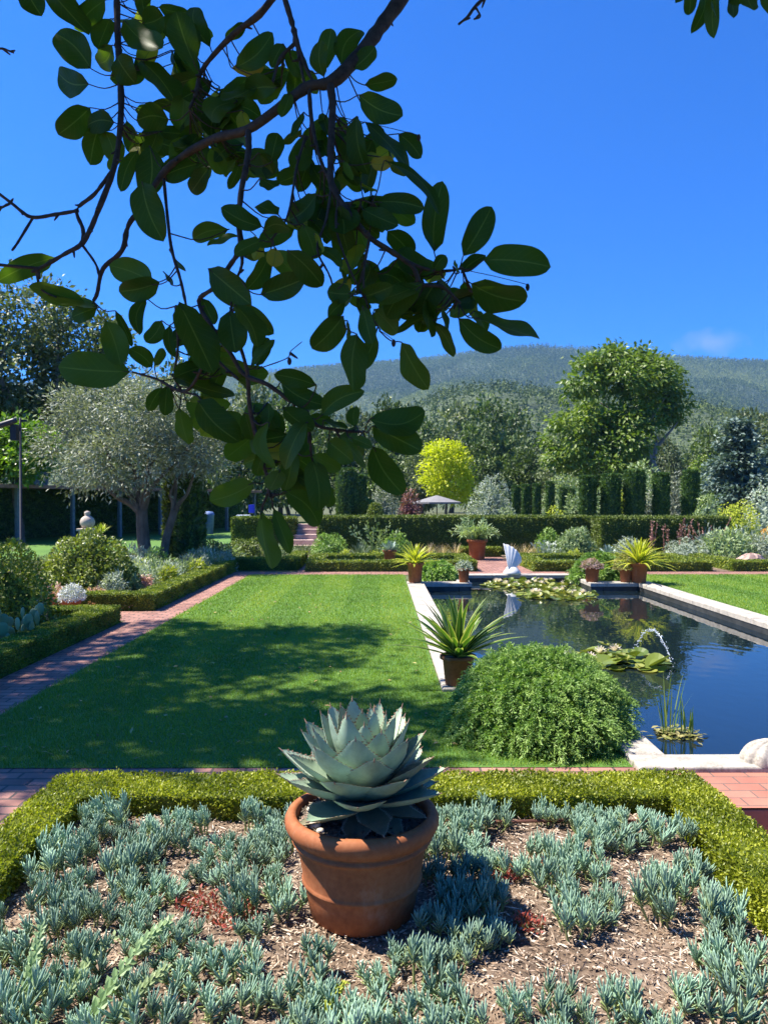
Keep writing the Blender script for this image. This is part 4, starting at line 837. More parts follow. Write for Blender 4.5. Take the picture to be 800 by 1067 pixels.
# reeds
rg = np.random.default_rng(6); M_REED = leafmat('reed', [(.07, .15, .03), (.14, .24, .05), (.24, .30, .08)], rough=.4, trans=.3)
rt = thing('pond_reeds', 'two stands of slender reeds on a small floating mat near the pool edge', 'reeds', (2.23, 5.62, -.12))
for name, dx, hgt, nn in (('reed_stand', -.06, .62, 12), ('reed_stand', .07, .5, 8), ('reed_stand', .14, .3, 4)):
    out = []
    for i in range(nn):
        w = straps(rg, 1, hgt * rg.uniform(.55, 1.1), .013, e0=(1.42, 1.42), droop=.16, seg=6, base_r=0)
        out += move(w, (dx + rg.normal() * .02, rg.normal() * .02, 0), rz=rg.uniform(0, 6.28))
    build(name, out, M_REED, rt)
k = 200; build('floating_mat', merge(lathe([(.001, .004), (.10, .006), (.13, .003)], 22, (.02, 0, 0)), cards(np.stack([rg.normal(size=k) * .075 + .02, rg.normal(size=k) * .06, .006 + rg.random(k) * .02], -1), sph(rg, k) * [1, 1, .15], sph(rg, k) * .2 + [0, 0, 1], .07, .035, tint=rg.random(k))), leafmat('mat_leaf', [(.16, .17, .04), (.34, .30, .12)], trans=.1), rt)

# ------------------------------------------------------------------ pots round the pool
def pot_prof(r, h, rim=.12):
    return [(.001, 0), (r * .68, 0), (r * .70, h * .02), (r * .84, h * (.96 - rim)), (r * .92, h * (.98 - rim)), (r, h * (1 - rim)), (r, h * .985), (r * .97, h), (r * .90, h), (r * .88, h * .9)]
def potted(name, label, x, y, z, r, h, foliage, mleaf, smoothl=False, cat='potted plant'):
    t = thing(name, label, cat, (x, y, z)); build('pot', lathe(pot_prof(r, h), 28), M_TERRA, t, smooth=True)
    build('soil', lathe([(.001, h * .93), (r * .87, h * .92)], 20), M_POTSOIL, t)
    build('foliage', move(foliage, (0, 0, h * .9)), mleaf, t); return t
R = lambda s: np.random.default_rng(s)
potted('potted_furcraea', 'large striped strap-leaved plant in a terracotta pot beside the juniper mound', at(474, 700, 6.62)[0] + .02, 6.55, .04, .16, .26, straps(R(1), 60, .66, .085, e0=(.3, 1.5), droop=.5, cup=.3), M_VARI2)
potted('potted_flax', 'bright yellow-striped plant in a pot at the left far pool corner', .70, 14.85, .04, .18, .40, straps(R(2), 80, .56, .06, e0=(.15, 1.5), droop=.75), M_VARI)
potted('potted_sedum', 'small terracotta pot with a greyish succulent, left of the white clam shell', 1.68, 14.93, .04, .13, .27, shell_foliage(R(3), (0, 0, 0), (.15, .15, .17), 420, .06, .02, lump=.3), M_GREY)
potted('potted_flowers', 'small terracotta pot with dusty pink flowers on the right far coping', 4.28, 15.0, .04, .17, .30, shell_foliage(R(4), (0, 0, 0), (.2, .2, .17), 700, .05, .025, lump=.3), leafmat('pink_flower', [(.14, .17, .08), (.32, .22, .2), (.55, .38, .38)]))
potted('potted_flax', 'bright yellow-striped plant in a pot at the right far pool corner', 5.17, 14.85, .04, .2, .40, straps(R(5), 100, .74, .075, e0=(.1, 1.5), droop=.75), M_VARI)
potted('potted_herb', 'small pot of brownish green herbs in front of the right yellow-striped plant', 4.93, 14.92, .04, .14, .27, shell_foliage(R(6), (0, 0, 0), (.22, .2, .3), 900, .05, .02, lump=.35), leafmat('herb', [(.10, .12, .03), (.22, .22, .07), (.36, .30, .13)]))
potted('potted_agave', 'blue agave in a tall terracotta pot inside the left clipped bed', at(406, 580, 18.8)[0], 18.8, .02, .18, .42, straps(R(7), 46, .36, .07, e0=(.1, 1.45), droop=-.25, cup=.4, taper=3), M_AGV)
fr = sprays(R(8), np.zeros((34, 3)), np.stack([np.cos(np.arange(34) * 2.4) * np.linspace(.25, 1.1, 34), np.sin(np.arange(34) * 2.4) * np.linspace(.25, 1.1, 34), np.ones(34)], -1), 34, 1.0, .17, .03, droop=.75)
potted('potted_palm', 'grey-green arching palm in a wide terracotta pot at the end of the brick walk', at(497, 570, 21.2)[0] , 21.2, .0, .3, .58, fr, M_SAGE)
potted('potted_cactus', 'white woolly cactus in a terracotta pot on the brick gap', at(75, 630, 10.75)[0], 10.75, .0, .15, .24, shell_foliage(R(9), (0, 0, 0), (.17, .17, .22), 900, .05, .014, lump=.2), leafmat('woolly', [(.42, .45, .46), (.66, .68, .68)], trans=.1))
potted('potted_dry_plant', 'reddish pot with wispy stems left of the white woolly cactus', at(58, 630, 10.9)[0], 10.9, .0, .12, .24, sprays(R(10), np.zeros((14, 3)), sph(R(11), 14) * .4 + [0, 0, 1], 12, .3, .05, .015), M_PINK)
# prickly pear, woolly stalks, pink succulents on the left
rng = R(12); pads = []
for i in range(26):
    a = rng.uniform(0, 6.283); r = .055 * rng.uniform(.8, 1.25); c = np.array([rng.normal() * .2, rng.normal() * .16, .12 + .34 * rng.random()]); L = lathe([(.001, -1.25 * r), (r * .6, -1.0 * r), (r * .95, -.3 * r), (r, .2 * r), (r * .8, .8 * r), (r * .4, 1.12 * r), (.001, 1.18 * r)], 16)
    for q in L: q[0][:, 1] *= .2
    L = move(L, c, rz=a); pads.append(L)
    for q in L: q[3]['tint'] = rng.random()
pp = thing('prickly_pear', 'prickly pear with rounded pads behind the shaded path hedge', 'cactus', (at(14, 660, 8.1)[0], 8.1, .02)); M_PPAD = leafmat('cactus_pad', [(.12, .20, .08), (.24, .33, .17)], trans=0)
for L in pads: build('pad', L, M_PPAD, pp, smooth=True)
stems('woolly_stalks', 'pale woolly stalks between the prickly pear and the white cactus pot', 'plant', 46, 9.5, 16, .62, .22, leafmat('woolly_pink', [(.30, .24, .24), (.55, .48, .48)]), 18, .05, .02, seed=9, r=.05)
shrub('pink_succulent', 'pinkish orange succulent clump right of the white woolly cactus', 'succulent', 100, 612, 11.7, 15, leafmat('pink_succ', [(.22, .20, .10), (.50, .30, .22), (.62, .45, .36)]), 900, .05, .03, seed=77)
for k, (px, py, Y, hw, mt, lb) in enumerate(((150, 606, 12.9, 10, M_PINK, 'dusty pink succulent rosette clump in the silver row, left one'), (176, 597, 14.0, 9, M_LIME, 'lime-yellow clump among the silver perennials, nearer one'), (206, 590, 15.4, 10, M_LIME, 'lime-yellow clump among the silver perennials, farther one'),
        (164, 578, 16.8, 14, M_JUN, 'fresh green leafy clump under the olive trunks'), (136, 604, 12.5, 9, M_SAGE, 'sage green clump right of the sunny glossy-leaved bush'), (228, 572, 19.0, 16, M_GREY, 'grey mounded shrub at the far end of the silver row'))):
    shrub('bed_plant', lb, 'plant', px, py - 6, Y, hw, mt, 900, .08, .03, seed=300 + k, lump=.4)
shrub('grey_herb', 'pale grey herb standing up behind the pink succulent clump', 'plant', 117, 599, 12.0, 12, M_GREY, 900, .06, .02, seed=78, lump=.4)
stems('red_stalk', 'fallen dusty-red flower stalk lying over the end of the long path hedge', 'flower stalk', 112, 11.2, 6, .55, 2.2, M_PINK, 20, .05, .015, seed=12, droop=.1)
# green mounds
def juniper(name, label, cat, loc, r, h, ns, nl, L, lf, lw, seed):
    rng = R(seed); u = sph(rng, ns); u[:, 2] = np.abs(u[:, 2]) * 1.05 - .1; u = norm(u)
    lb = sph(rng, 60); lb[:, 2] = np.abs(lb[:, 2]); k = np.max(np.clip(u @ lb.T, 0, 1) ** 26 * rng.uniform(.4, 1, 60), 1)
    Pn = u * np.array([r[0], r[1], h]) * (.72 + .26 * k)[:, None] * (1 - .18 * rng.random(ns) ** 2)[:, None]; Pn[:, 2] = np.maximum(Pn[:, 2], .03)
    D = norm(u / np.array([r[0], r[1], h])) + rng.normal(size=(ns, 3)) * .38 + [0, 0, .25]
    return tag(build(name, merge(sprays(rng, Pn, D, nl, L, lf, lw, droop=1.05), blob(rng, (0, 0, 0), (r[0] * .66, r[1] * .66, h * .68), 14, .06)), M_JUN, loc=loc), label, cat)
juniper('juniper_mound', 'big feathery green juniper mound at the near end of the pool', 'bush', (1.12, 5.42, 0), (.68, .78), .60, 5200, 30, .15, .026, .0068, 21)
juniper('juniper_mound', 'small green mound between the two left far pots', 'bush', (1.2, 15.75, 0), (.44, .5), .42, 520, 20, .15, .05, .018, 22)
juniper('juniper_mound', 'wide green mound behind the small pot of pink flowers', 'bush', (4.72, 15.95, 0), (.66, .6), .56, 900, 20, .16, .05, .018, 23)

# ------------------------------------------------------------------ foreground bed
rg = np.random.default_rng(201)
def soil_z(x, y): return .075 + .012 * np.sin(x * 5 + 1) * np.sin(y * 4) + .01 * np.sin(x * 11 + y * 7)
X, Y_ = np.meshgrid(np.linspace(-1.5, 1.4, 140), np.linspace(.6, 3.72, 150))
struct('bed_soil', ch(np.stack([X, Y_, soil_z(X, Y_) + rg.normal(size=X.shape) * .003], -1).reshape(-1, 3), gridF(150, 140)), M_SOIL, smooth=True)
M_CHIP = leafmat('wood_chip', [(0.108, 0.067, 0.042), (0.264, 0.183, 0.126), (0.432, 0.329, 0.246), (0.672, 0.573, 0.462)], rough=.85, trans=0, vary=0, spec=.2)
n = 34000; x = rg.uniform(-1.48, 1.39, n); y = 1.7 + 2.0 * rg.random(n); z = soil_z(x, y)
az = rg.uniform(0, 6.28, n); L = rg.uniform(.006, .030, n) * np.where(rg.random(n) < .14, 2.4, 1); W = rg.uniform(.003, .009, n)
D = np.stack([np.cos(az), np.sin(az), rg.normal(size=n) * .22], -1); N = rg.normal(size=(n, 3)) * .35 + [0, 0, 1]
struct('mulch_chips', cards(np.stack([x, y, z + .002 + rg.random(n) * .012], -1), D, N, L, W, fold=.1, tint=rg.random(n)), M_CHIP, kind='stuff')
tag(build('drip_line', tube([(.28, 3.6, .10), (.6, 3.57, .105), (.95, 3.6, .10), (1.3, 3.58, .1)], .008, n=8), noisemat('brown_hose', [(.3, (.10, .045, .03)), (.7, (.16, .075, .05))], rough=.5, scale=20)), 'thin brown drip hose along the foot of the boxwood hedge', 'hose')

def fingers(rng, P, D, L, r):
    """succulent finger leaves, five-sided spindles curving up"""
    n = len(P); D = norm(D); A = norm(np.cross(D, [.3, .2, .9])); B = np.cross(D, A)
    ts = np.array([0, .25, .6, .88]); rs = np.array([.55, .95, 1.0, .7]); a = np.arange(5) * 2 * math.pi / 5
    C = P[:, None] + D[:, None] * (ts[None, :, None] * L[:, None, None]) + np.array([0, 0, 1.0]) * (ts ** 2)[None, :, None] * L[:, None, None] * .22
    V = C[:, :, None] + (rs[None, :] * r[:, None])[:, :, None, None] * (np.cos(a)[None, None, :, None] * A[:, None, None] + np.sin(a)[None, None, :, None] * B[:, None, None])
    tip = P + D * L[:, None] * 1.04 + np.array([0, 0, .24]) * L[:, None]
    V = np.concatenate([V.reshape(n, 20, 3), tip[:, None]], 1)
    f = np.array([(k * 5 + i, k * 5 + (i + 1) % 5, k * 5 + 5 + (i + 1) % 5, k * 5 + 5 + i) for k in range(3) for i in range(5)]); f3 = np.array([(15 + i, 15 + (i + 1) % 5, 20) for i in range(5)])
    o = np.arange(n)[:, None, None] * 21
    return V.reshape(-1, 3), (f[None] + o).reshape(-1, 4), (f3[None] + o).reshape(-1, 3)
def clump(rng, heads=8, R0=.085, h=.085):
    out = []
    for i in range(heads):
        a = i * 2.4 + rng.normal() * .3; r = R0 * math.sqrt((i + .4) / heads); top = np.array([math.cos(a) * r, math.sin(a) * r, h * rng.uniform(.65, 1.15) * (1 - .25 * r / R0)]); base = np.array([top[0] * .55, top[1] * .55, -.01])
        st = tube([base, (base + top) / 2 + rng.normal(size=3) * .004, top], [.0045, .004, .0035], n=5, per=2)
        for q in st: q[3]['tint'] = .08
        out += st
        m = int(rng.integers(19, 27)); f = np.arange(m) / m; az = np.arange(m) * 2.4 + rng.normal(size=m) * .2
        Pn = base + (top - base) * (.55 + .45 * f)[:, None]; el = .30 + .98 * f + rng.normal(size=m) * .1
        D = np.stack([np.cos(az) * np.cos(el), np.sin(az) * np.cos(el), np.sin(el)], -1) + (top - base) * 2.5
        V, F, F3 = fingers(rng, Pn, D, rng.uniform(.034, .054, m) * (.75 + .35 * f), rng.uniform(.0025, .0037, m))
        t = np.repeat(np.clip(.08 + .85 * f + rng.normal(size=m) * .12, 0, 1), 21)
        out += [ch(V, F, 0, tint=t), ch(V, F3, 0, tint=t)]
    return out
protos = []
for k in range(7):
    o = build('chalk_stick_clump', clump(np.random.default_rng(300 + k), heads=[5, 7, 8, 9, 8, 6, 10][k], R0=[.06, .08, .085, .095, .08, .065, .10][k], h=[.10, .09, .10, .085, .11, .08, .095][k]), M_CHALK, smooth=True); protos.append([o, False])
def inpoly(px, py, poly):
    c = False; j = len(poly) - 1
    for i in range(len(poly)):
        (xi, yi), (xj, yj) = poly[i], poly[j]
        if (yi > py) != (yj > py) and px < (xj - xi) * (py - yi) / (yj - yi) + xi: c = not c
        j = i
    return c
ZONES = [  # outline of each planted patch in the bed, spacing in metres, label
    ([(18, 935), (60, 880), (75, 862), (130, 845), (150, 870), (250, 862), (280, 845), (305, 850), (296, 930), (300, 965), (262, 1005), (200, 940), (150, 935), (80, 960)], 0.125, 'chalk stick clump in the wide blue mass left of the pot'),
    ([(0, 960), (80, 965), (150, 945), (205, 990), (260, 1015), (330, 1040), (340, 1110), (-60, 1110), (-60, 960)], 0.132, 'chalk stick clump in the lower left of the bed'),
    ([(455, 850), (520, 848), (520, 862), (470, 885), (455, 880)], 0.115, 'chalk stick clump just right of the pot rim, against the hedge'),
    ([(440, 890), (500, 885), (525, 935), (520, 985), (480, 1000), (440, 985)], 0.110, 'chalk stick clump in the shadow right of the pot'),
    ([(318, 1003), (375, 1012), (395, 1004), (480, 1000), (485, 1035), (330, 1030)], 0.120, 'chalk stick clump right in front of the pot'),
    ([(612, 860), (680, 842), (700, 850), (695, 880), (640, 895), (612, 890)], 0.115, 'chalk stick clump in the dense group near the right hedge corner'),
    ([(552, 890), (600, 885), (618, 920), (580, 935), (552, 925)], 0.120, 'chalk stick clump in the small group between pot and right hedge, farther one'),
    ([(578, 955), (640, 945), (655, 975), (600, 985)], 0.120, 'chalk stick clump in the small group on open mulch, nearer one'),
    ([(685, 915), (745, 905), (765, 950), (740, 985), (690, 965)], 0.120, 'chalk stick clump in the tall group beside the right hedge'),
    ([(770, 930), (810, 950), (830, 1110), (740, 1110), (750, 1000)], 0.135, 'chalk stick clump in the lower right corner of the bed'),
    ([(340, 1060), (450, 1052), (560, 1048), (740, 1040), (740, 1120), (340, 1120)], 0.13, 'chalk stick clump in the front row along the lower edge'),
]
BARE = [(165, 858, 55, 10), (208, 948, 38, 16), (232, 968, 24, 12), (285, 1020, 34, 14), (35, 985, 18, 10), (110, 905, 16, 7), (180, 905, 18, 7), (100, 1040, 22, 10)]
def pot_clear(x, y): return (x + .07) ** 2 + (y - 2.87) ** 2 > .27 ** 2
cnt = 0
for poly, sp, lb in ZONES:
    G = [gp(a, b_, .09) for a, b_ in poly]; g2 = [(q[0], q[1]) for q in G]; pts = []
    x0, x1 = min(q[0] for q in g2), max(q[0] for q in g2); y0, y1 = min(q[1] for q in g2), max(q[1] for q in g2)
    for _ in range(4000):
        x, y = rg.uniform(x0, x1), rg.uniform(y0, y1)
        if not inpoly(x, y, g2) or not pot_clear(x, y) or abs(x + .05) > 1.36 or y > 3.6: continue
        px, py = VX + x / y * FPX, VY + (CAM_H - .09) / y * FPX
        if py > 1100 or any(((px - a) / c) ** 2 + ((py - b_) / d) ** 2 < 1 for a, b_, c, d in BARE): continue
        if all((x - u) ** 2 + (y - v) ** 2 > sp ** 2 for u, v in pts): pts.append((x, y))
    for x, y in pts:
        k = int(rg.integers(7)); o, used = protos[k]
        if used: o = o.copy(); COL.objects.link(o)
        protos[k][1] = True
        s = rg.uniform(.78, 1.24); o.location = (x, y, soil_z(x, y)); o.rotation_euler = (rg.normal() * .16, rg.normal() * .16, rg.uniform(0, 6.28)); o.scale = (s, s, s * rg.uniform(.75, 1.1))
        tag(o, lb, 'succulent', lb.replace('chalk stick clump', 'chalk sticks')); cnt += 1
for px, py, lb in ((122, 858, 'lone chalk stick clump near the left hedge corner'), (567, 856, 'lone chalk stick clump by the hedge, left one of two'), (596, 858, 'lone chalk stick clump by the hedge, right one of two'), (712, 880, 'lone chalk stick clump under the right hedge corner')):
    q = gp(px, py, .09); o = protos[int(rg.integers(7))][0].copy(); COL.objects.link(o); o.location = (q[0], q[1], soil_z(q[0], q[1])); o.rotation_euler = (0, 0, px); o.scale = (.9,) * 3
    if 'group' in o: del o['group']
    tag(o, lb, 'succulent')
print('chalk stick clumps:', cnt)
# small red and green stonecrop mats, leafy trailing stems
M_REDS = leafmat('red_stonecrop', [(.10, .12, .03), (.32, .06, .05), (.46, .12, .09)], rough=.4, trans=.2)
for px, py, r, lb in ((206, 945, .085, 'bright red stonecrop mat in the left planting'), (243, 962, .10, 'dull red stonecrop mat beside the bright red one'), (527, 915, .08, 'red stonecrop mat at the edge of the pot shadow'), (553, 968, .06, 'small red and green stonecrop on the open mulch'), (575, 905, .05, 'tiny reddish stonecrop near the hedge side planting')):
    q = gp(px, py, .09); k = int(2600 * r); pr = r * np.sqrt(rg.random(k)); a = rg.uniform(0, 6.28, k); Pn = np.stack([pr * np.cos(a), pr * np.sin(a), rg.random(k) * .035], -1)
    tag(build('red_stonecrop', cards(Pn, sph(rg, k) * .8 + [0, 0, .7], sph(rg, k) + [0, 0, .6], .022, .010, tint=rg.random(k)), M_REDS, loc=(q[0], q[1], soil_z(q[0], q[1]))), lb, 'succulent')
M_LGREEN = leafmat('pale_leafy', [(.13, .24, .09), (.24, .36, .16), (.34, .45, .24)], rough=.45, trans=.3)
def trailing(label, pts, n, lf, mat_, seed):
    rng = np.random.default_rng(seed); C, _ = smooth_path([gp(a, b_, .1) + [0, 0, zz] for a, b_, zz in pts], np.ones(len(pts)), 12)
    i = np.linspace(0, len(C) - 1, n).astype(int); T = norm(np.gradient(C, axis=0))[i]; f = np.linspace(0, 1, n); az = np.arange(n) * 2.4
    S = norm(np.cross(T, [0, 0, 1])); U = np.cross(S, T); rad = S * np.cos(az)[:, None] + U * np.sin(az)[:, None]
    D = T * .9 + rad; N = T * -.5 + rad * .2 + [0, 0, .8]; st = tube(C, .004, n=5, per=1)
    for q in st: q[3]['tint'] = .3
    o = build('spurge_stem', merge(st, cards(C[i], D, N, lf * .95 * (1.05 - .45 * f), lf * .52 * (1.05 - .45 * f), fold=.2, tint=np.clip(.35 + .6 * f + rng.normal(size=n) * .1, 0, 1))), mat_)
    return tag(o, label, 'trailing plant')
trailing('pale green leafy stem standing at the lower left corner', [(22, 1068, .02), (32, 1030, .06), (42, 998, .10)], 80, .042, M_LGREEN, 1)
trailing('grey leafy stem trailing right of the pale corner stem', [(60, 1060, .02), (85, 1030, .05), (118, 1000, .07)], 70, .042, M_SAGE, 2)
trailing('pale green leafy stem rising to the right through the blue clumps', [(92, 1075, .02), (118, 1042, .05), (150, 1008, .08), (176, 992, .10)], 80, .045, M_LGREEN, 3)
trailing('grey-green leafy stem low at the bottom edge', [(118, 1075, .02), (142, 1056, .05), (172, 1038, .08)], 64, .04, M_SAGE, 4)
trailing('yellow-green leafy shoot in front of the pot at the bottom edge', [(330, 1085, 0), (345, 1062, .05), (360, 1048, .06)], 40, .03, M_LIME, 5)

# ------------------------------------------------------------------ the big potted agave
ag = thing('potted_agave', 'large grey-green agave in a big terracotta pot in the middle of the bed', 'potted agave', (-.07, 2.87, .07))
prof = [(.001, .0), (.193, 0), (.200, .006), (.218, .09), (.2245, .125), (.231, .130), (.233, .137), (.229, .144), (.2275, .15), (.250, .268), (.256, .280), (.268, .285), (.272, .292), (.268, .300), (.263, .304), (.268, .312), (.286, .325), (.296, .345), (.297, .366), (.288, .384), (.272, .392), (.258, .389), (.252, .378), (.250, .35)]
build('pot', lathe(prof, 72), M_TERRA, ag, smooth=True)
rng = R(31); k = 900; a = rng.uniform(0, 6.28, k); r_ = .245 * np.sqrt(rng.random(k))
build('soil', merge(lathe([(.001, .362), (.15, .36), (.252, .352)], 30), cards(np.stack([r_ * np.cos(a), r_ * np.sin(a), .358 + rng.random(k) * .012], -1), sph(rng, k) * [1, 1, .3], sph(rng, k) * .5 + [0, 0, 1], .022, .013)), M_POTSOIL, ag)
pb = []
for (x, y, s) in ((-.175, -.10, .026), (-.19, -.03, .018), (-.2, .04, .02), (-.15, -.15, .016)):
    e = lathe([(.001, -.6 * s), (.8 * s, -.3 * s), (s, 0), (.8 * s, .4 * s), (.4 * s, .6 * s), (.001, .65 * s)], 12, (x, y, .37)); pb += e
M_PEB = noisemat('pale_pebble', [(.3, (.38, .33, .26)), (.7, (.58, .52, .43))], scale=20)
for e in pb: build('pebble', [e], M_PEB, ag, smooth=True)
def agave(rng, n=60):
    body, spine = [], []
    T, S = 37, 9; t = np.linspace(0, 1, T)
    for i in range(n):
        f = i / (n - 1); az = i * 2.39996 + rng.normal() * .06 + .6
        el = math.radians(82 - 86 * f ** .86) + rng.normal() * .05; L = (.20 + .112 * math.sin(math.pi * min(1, f * .75 + .12))) * rng.uniform(.94, 1.08); Wd = (.116 + .072 * min(1, f * 2.2)) * rng.uniform(.92, 1.08)
        if f > .82: L *= .80; Wd *= .62; el -= .16
        bend = .28 * (1 - f) + .22; e = el + bend * (t ** 1.5) * (1.0 if f < .75 else .55) - .12
        ds = L / (T - 1); xr = np.concatenate([[0], np.cumsum(np.cos(e[:-1]) * ds)]) + .018 + .03 * f; zz = np.concatenate([[0], np.cumsum(np.sin(e[:-1]) * ds)]) + .15 * (1 - f) ** .8
        rad = np.array([math.cos(az), math.sin(az), 0]); side = np.array([-math.sin(az), math.cos(az), 0])
        C = rad[None] * xr[:, None]; C[:, 2] = zz; Tn = rad[None] * np.cos(e)[:, None]; Tn[:, 2] = np.sin(e); Nn = np.cross(Tn, side); 
        Nn = Nn * np.sign(Nn[:, 2:3] + 1e-6) if el < 1.2 else -rad[None] + 0 * Tn
        Nn = norm(Nn)
        w = np.where(t < .58, .56 + .44 * np.sin(np.clip(t / .58, 0, 1) * math.pi / 2), np.clip(1 - ((t - .58) / .42), 0, 1) ** .76 * (1 - .13 * np.sin(math.pi * np.clip((t - .58) / .42, 0, 1)))) * Wd / 2 + .0008; w = w * (1 + .05 * np.where((t > .15) & (t < .95), (-1.0) ** np.arange(T), 0) * rng.uniform(.5, 1.4, T))
        u = np.linspace(-1, 1, S); cup = .34 * (u ** 2) * (.5 + .5 * t[:, None])
        wav = 1 + .0 * t
        top = C[:, None] + side[None, None] * (u[None, :, None] * w[:, None, None]) + Nn[:, None] * (cup * w[:, None])[:, :, None]
        th = .019 * (1 - t ** 1.5)[:, None] * (1 - u[None] ** 2) + .0012
        bot = top - Nn[:, None] * th[:, :, None]
        tn = np.clip(.6 + rng.normal() * .2, 0, 1) if f < .82 else rng.uniform(0, .2); ed = np.tile(np.clip(np.abs(u), 0, 1), T); ed = np.maximum(ed, np.repeat(np.clip((t - .9) * 12, 0, 1), S))
        body += [ch(top.reshape(-1, 3), gridF(T, S), 0, tint=tn, edge=ed), ch(bot.reshape(-1, 3), gridF(T, S)[:, ::-1], 0, tint=tn * .8, edge=ed * .9)]
        # marginal teeth and end spine
        for sgn, col in ((-1, 0), (1, S - 1)):
            m = 15; tt = np.linspace(.22, .93, m); k = tt * (T - 1); i0 = np.floor(k).astype(int); fr_ = (k - i0)[:, None]
            E = top[i0, col] * (1 - fr_) + top[np.minimum(i0 + 1, T - 1), col] * fr_; Tt = Tn[i0]; o = side[None] * sgn * .9 + Nn[i0] * .25
            sz = rng.uniform(.006, .011, m)[:, None]
            V = np.stack([E - Tt * sz * .55 - side * sgn * .003, E + Tt * sz * .55 - side * sgn * .003, E + o * sz + Tt * sz * rng.normal(size=(m, 1)) * .3], 1)
            spine.append(ch(V.reshape(-1, 3), np.arange(3 * m).reshape(-1, 3)))
        tip = C[-1]; spine += tube([tip - Tn[-1] * .010, tip + Tn[-1] * .004, tip + Tn[-1] * .014], [.0036, .0024, .0005], n=6, per=2)
    return body, spine
body, spine = agave(R(33))
M_AGAVE = leafmat('agave_leaf', [(.20, .16, .10), (.25, .35, .245), (.35, .455, .335), (.43, .525, .41)], rough=.6, trans=.04, vary=0, spec=.28, edge=(.86, .99, (.52, .52, .43)), mottle=22)
ro = build('rosette', move(body, (0, 0, .378)), M_AGAVE, ag, smooth=True)
build('spines', move(spine, (0, 0, .378)), noisemat('spine_brown', [(.3, (.16, .07, .04)), (.7, (.42, .30, .22))], scale=60, bump=0), ro)

# ------------------------------------------------------------------ overhanging tree
M_FLEAF = None
m, n, l, b = mat('broad_leaf')
ta = n.new('ShaderNodeAttribute'); ta.attribute_name = 'tint'; ua = n.new('ShaderNodeAttribute'); ua.attribute_name = 'across'; va = n.new('ShaderNodeAttribute'); va.attribute_name = 'along'
r0 = ramp(n, [(0, (.019, .046, .006)), (.55, (.042, .088, .010)), (.86, (.10, .17, .02)), (.97, (.26, .30, .03)), (1, (.30, .22, .03))]); l.new(ta.outputs['Fac'], r0.inputs[0])
ab = n.new('ShaderNodeMath'); ab.operation = 'ABSOLUTE'; l.new(ua.outputs['Fac'], ab.inputs[0])
mr = ramp(n, [(.015, (.9, .9, .9)), (.06, (0, 0, 0))]); l.new(ab.outputs[0], mr.inputs[0])
sv = n.new('ShaderNodeMath'); sv.operation = 'MULTIPLY_ADD'; l.new(ab.outputs[0], sv.inputs[0]); sv.inputs[1].default_value = -.28; l.new(va.outputs['Fac'], sv.inputs[2])
sw = n.new('ShaderNodeMath'); sw.operation = 'MULTIPLY'; l.new(sv.outputs[0], sw.inputs[0]); sw.inputs[1].default_value = 52
si = n.new('ShaderNodeMath'); si.operation = 'SINE'; l.new(sw.outputs[0], si.inputs[0])
sr = ramp(n, [(.93, (0, 0, 0)), (1.0, (.22, .22, .22))]); l.new(si.outputs[0], sr.inputs[0])
ad = n.new('ShaderNodeMath'); ad.operation = 'MAXIMUM'; l.new(mr.outputs[0], ad.inputs[0]); l.new(sr.outputs[0], ad.inputs[1])
mx = n.new('ShaderNodeMix'); mx.data_type = 'RGBA'; l.new(ad.outputs[0], mx.inputs[0]); l.new(r0.outputs[0], mx.inputs[6]); mx.inputs[7].default_value = (.11, .17, .035, 1)
nz = n.new('ShaderNodeTexNoise'); nz.inputs['Scale'].default_value = 38; nz.inputs['Detail'].default_value = 4
bp = n.new('ShaderNodeBump'); bp.inputs['Strength'].default_value = .25; bp.inputs['Distance'].default_value = .002; l.new(nz.outputs['Fac'], bp.inputs['Height']); l.new(bp.outputs[0], b.inputs['Normal'])
l.new(mx.outputs[2], b.inputs['Base Color']); b.inputs['Roughness'].default_value = .5; b.inputs['Specular IOR Level'].default_value = .22
tr = n.new('ShaderNodeBsdfTranslucent'); g = n.new('ShaderNodeMix'); g.data_type = 'RGBA'; g.blend_type = 'MULTIPLY'; g.inputs[0].default_value = 1; l.new(mx.outputs[2], g.inputs[6]); g.inputs[7].default_value = (1.4, 1.5, .5, 1); l.new(g.outputs[2], tr.inputs[0])
ms = n.new('ShaderNodeMixShader'); ms.inputs[0].default_value = .45; l.new(b.outputs[0], ms.inputs[1]); l.new(tr.outputs[0], ms.inputs[2]); l.new(ms.outputs[0], n['Material Output'].inputs[0])
M_FLEAF = m
def yb(px, py):
    """depth of the hanging branch: it leans a little away on the left and towards the eye low down"""
    return 1.52 + .10 * math.sin(px / 75 + .5) + .09 * math.cos(py / 95) + .0004 * (300 - px)
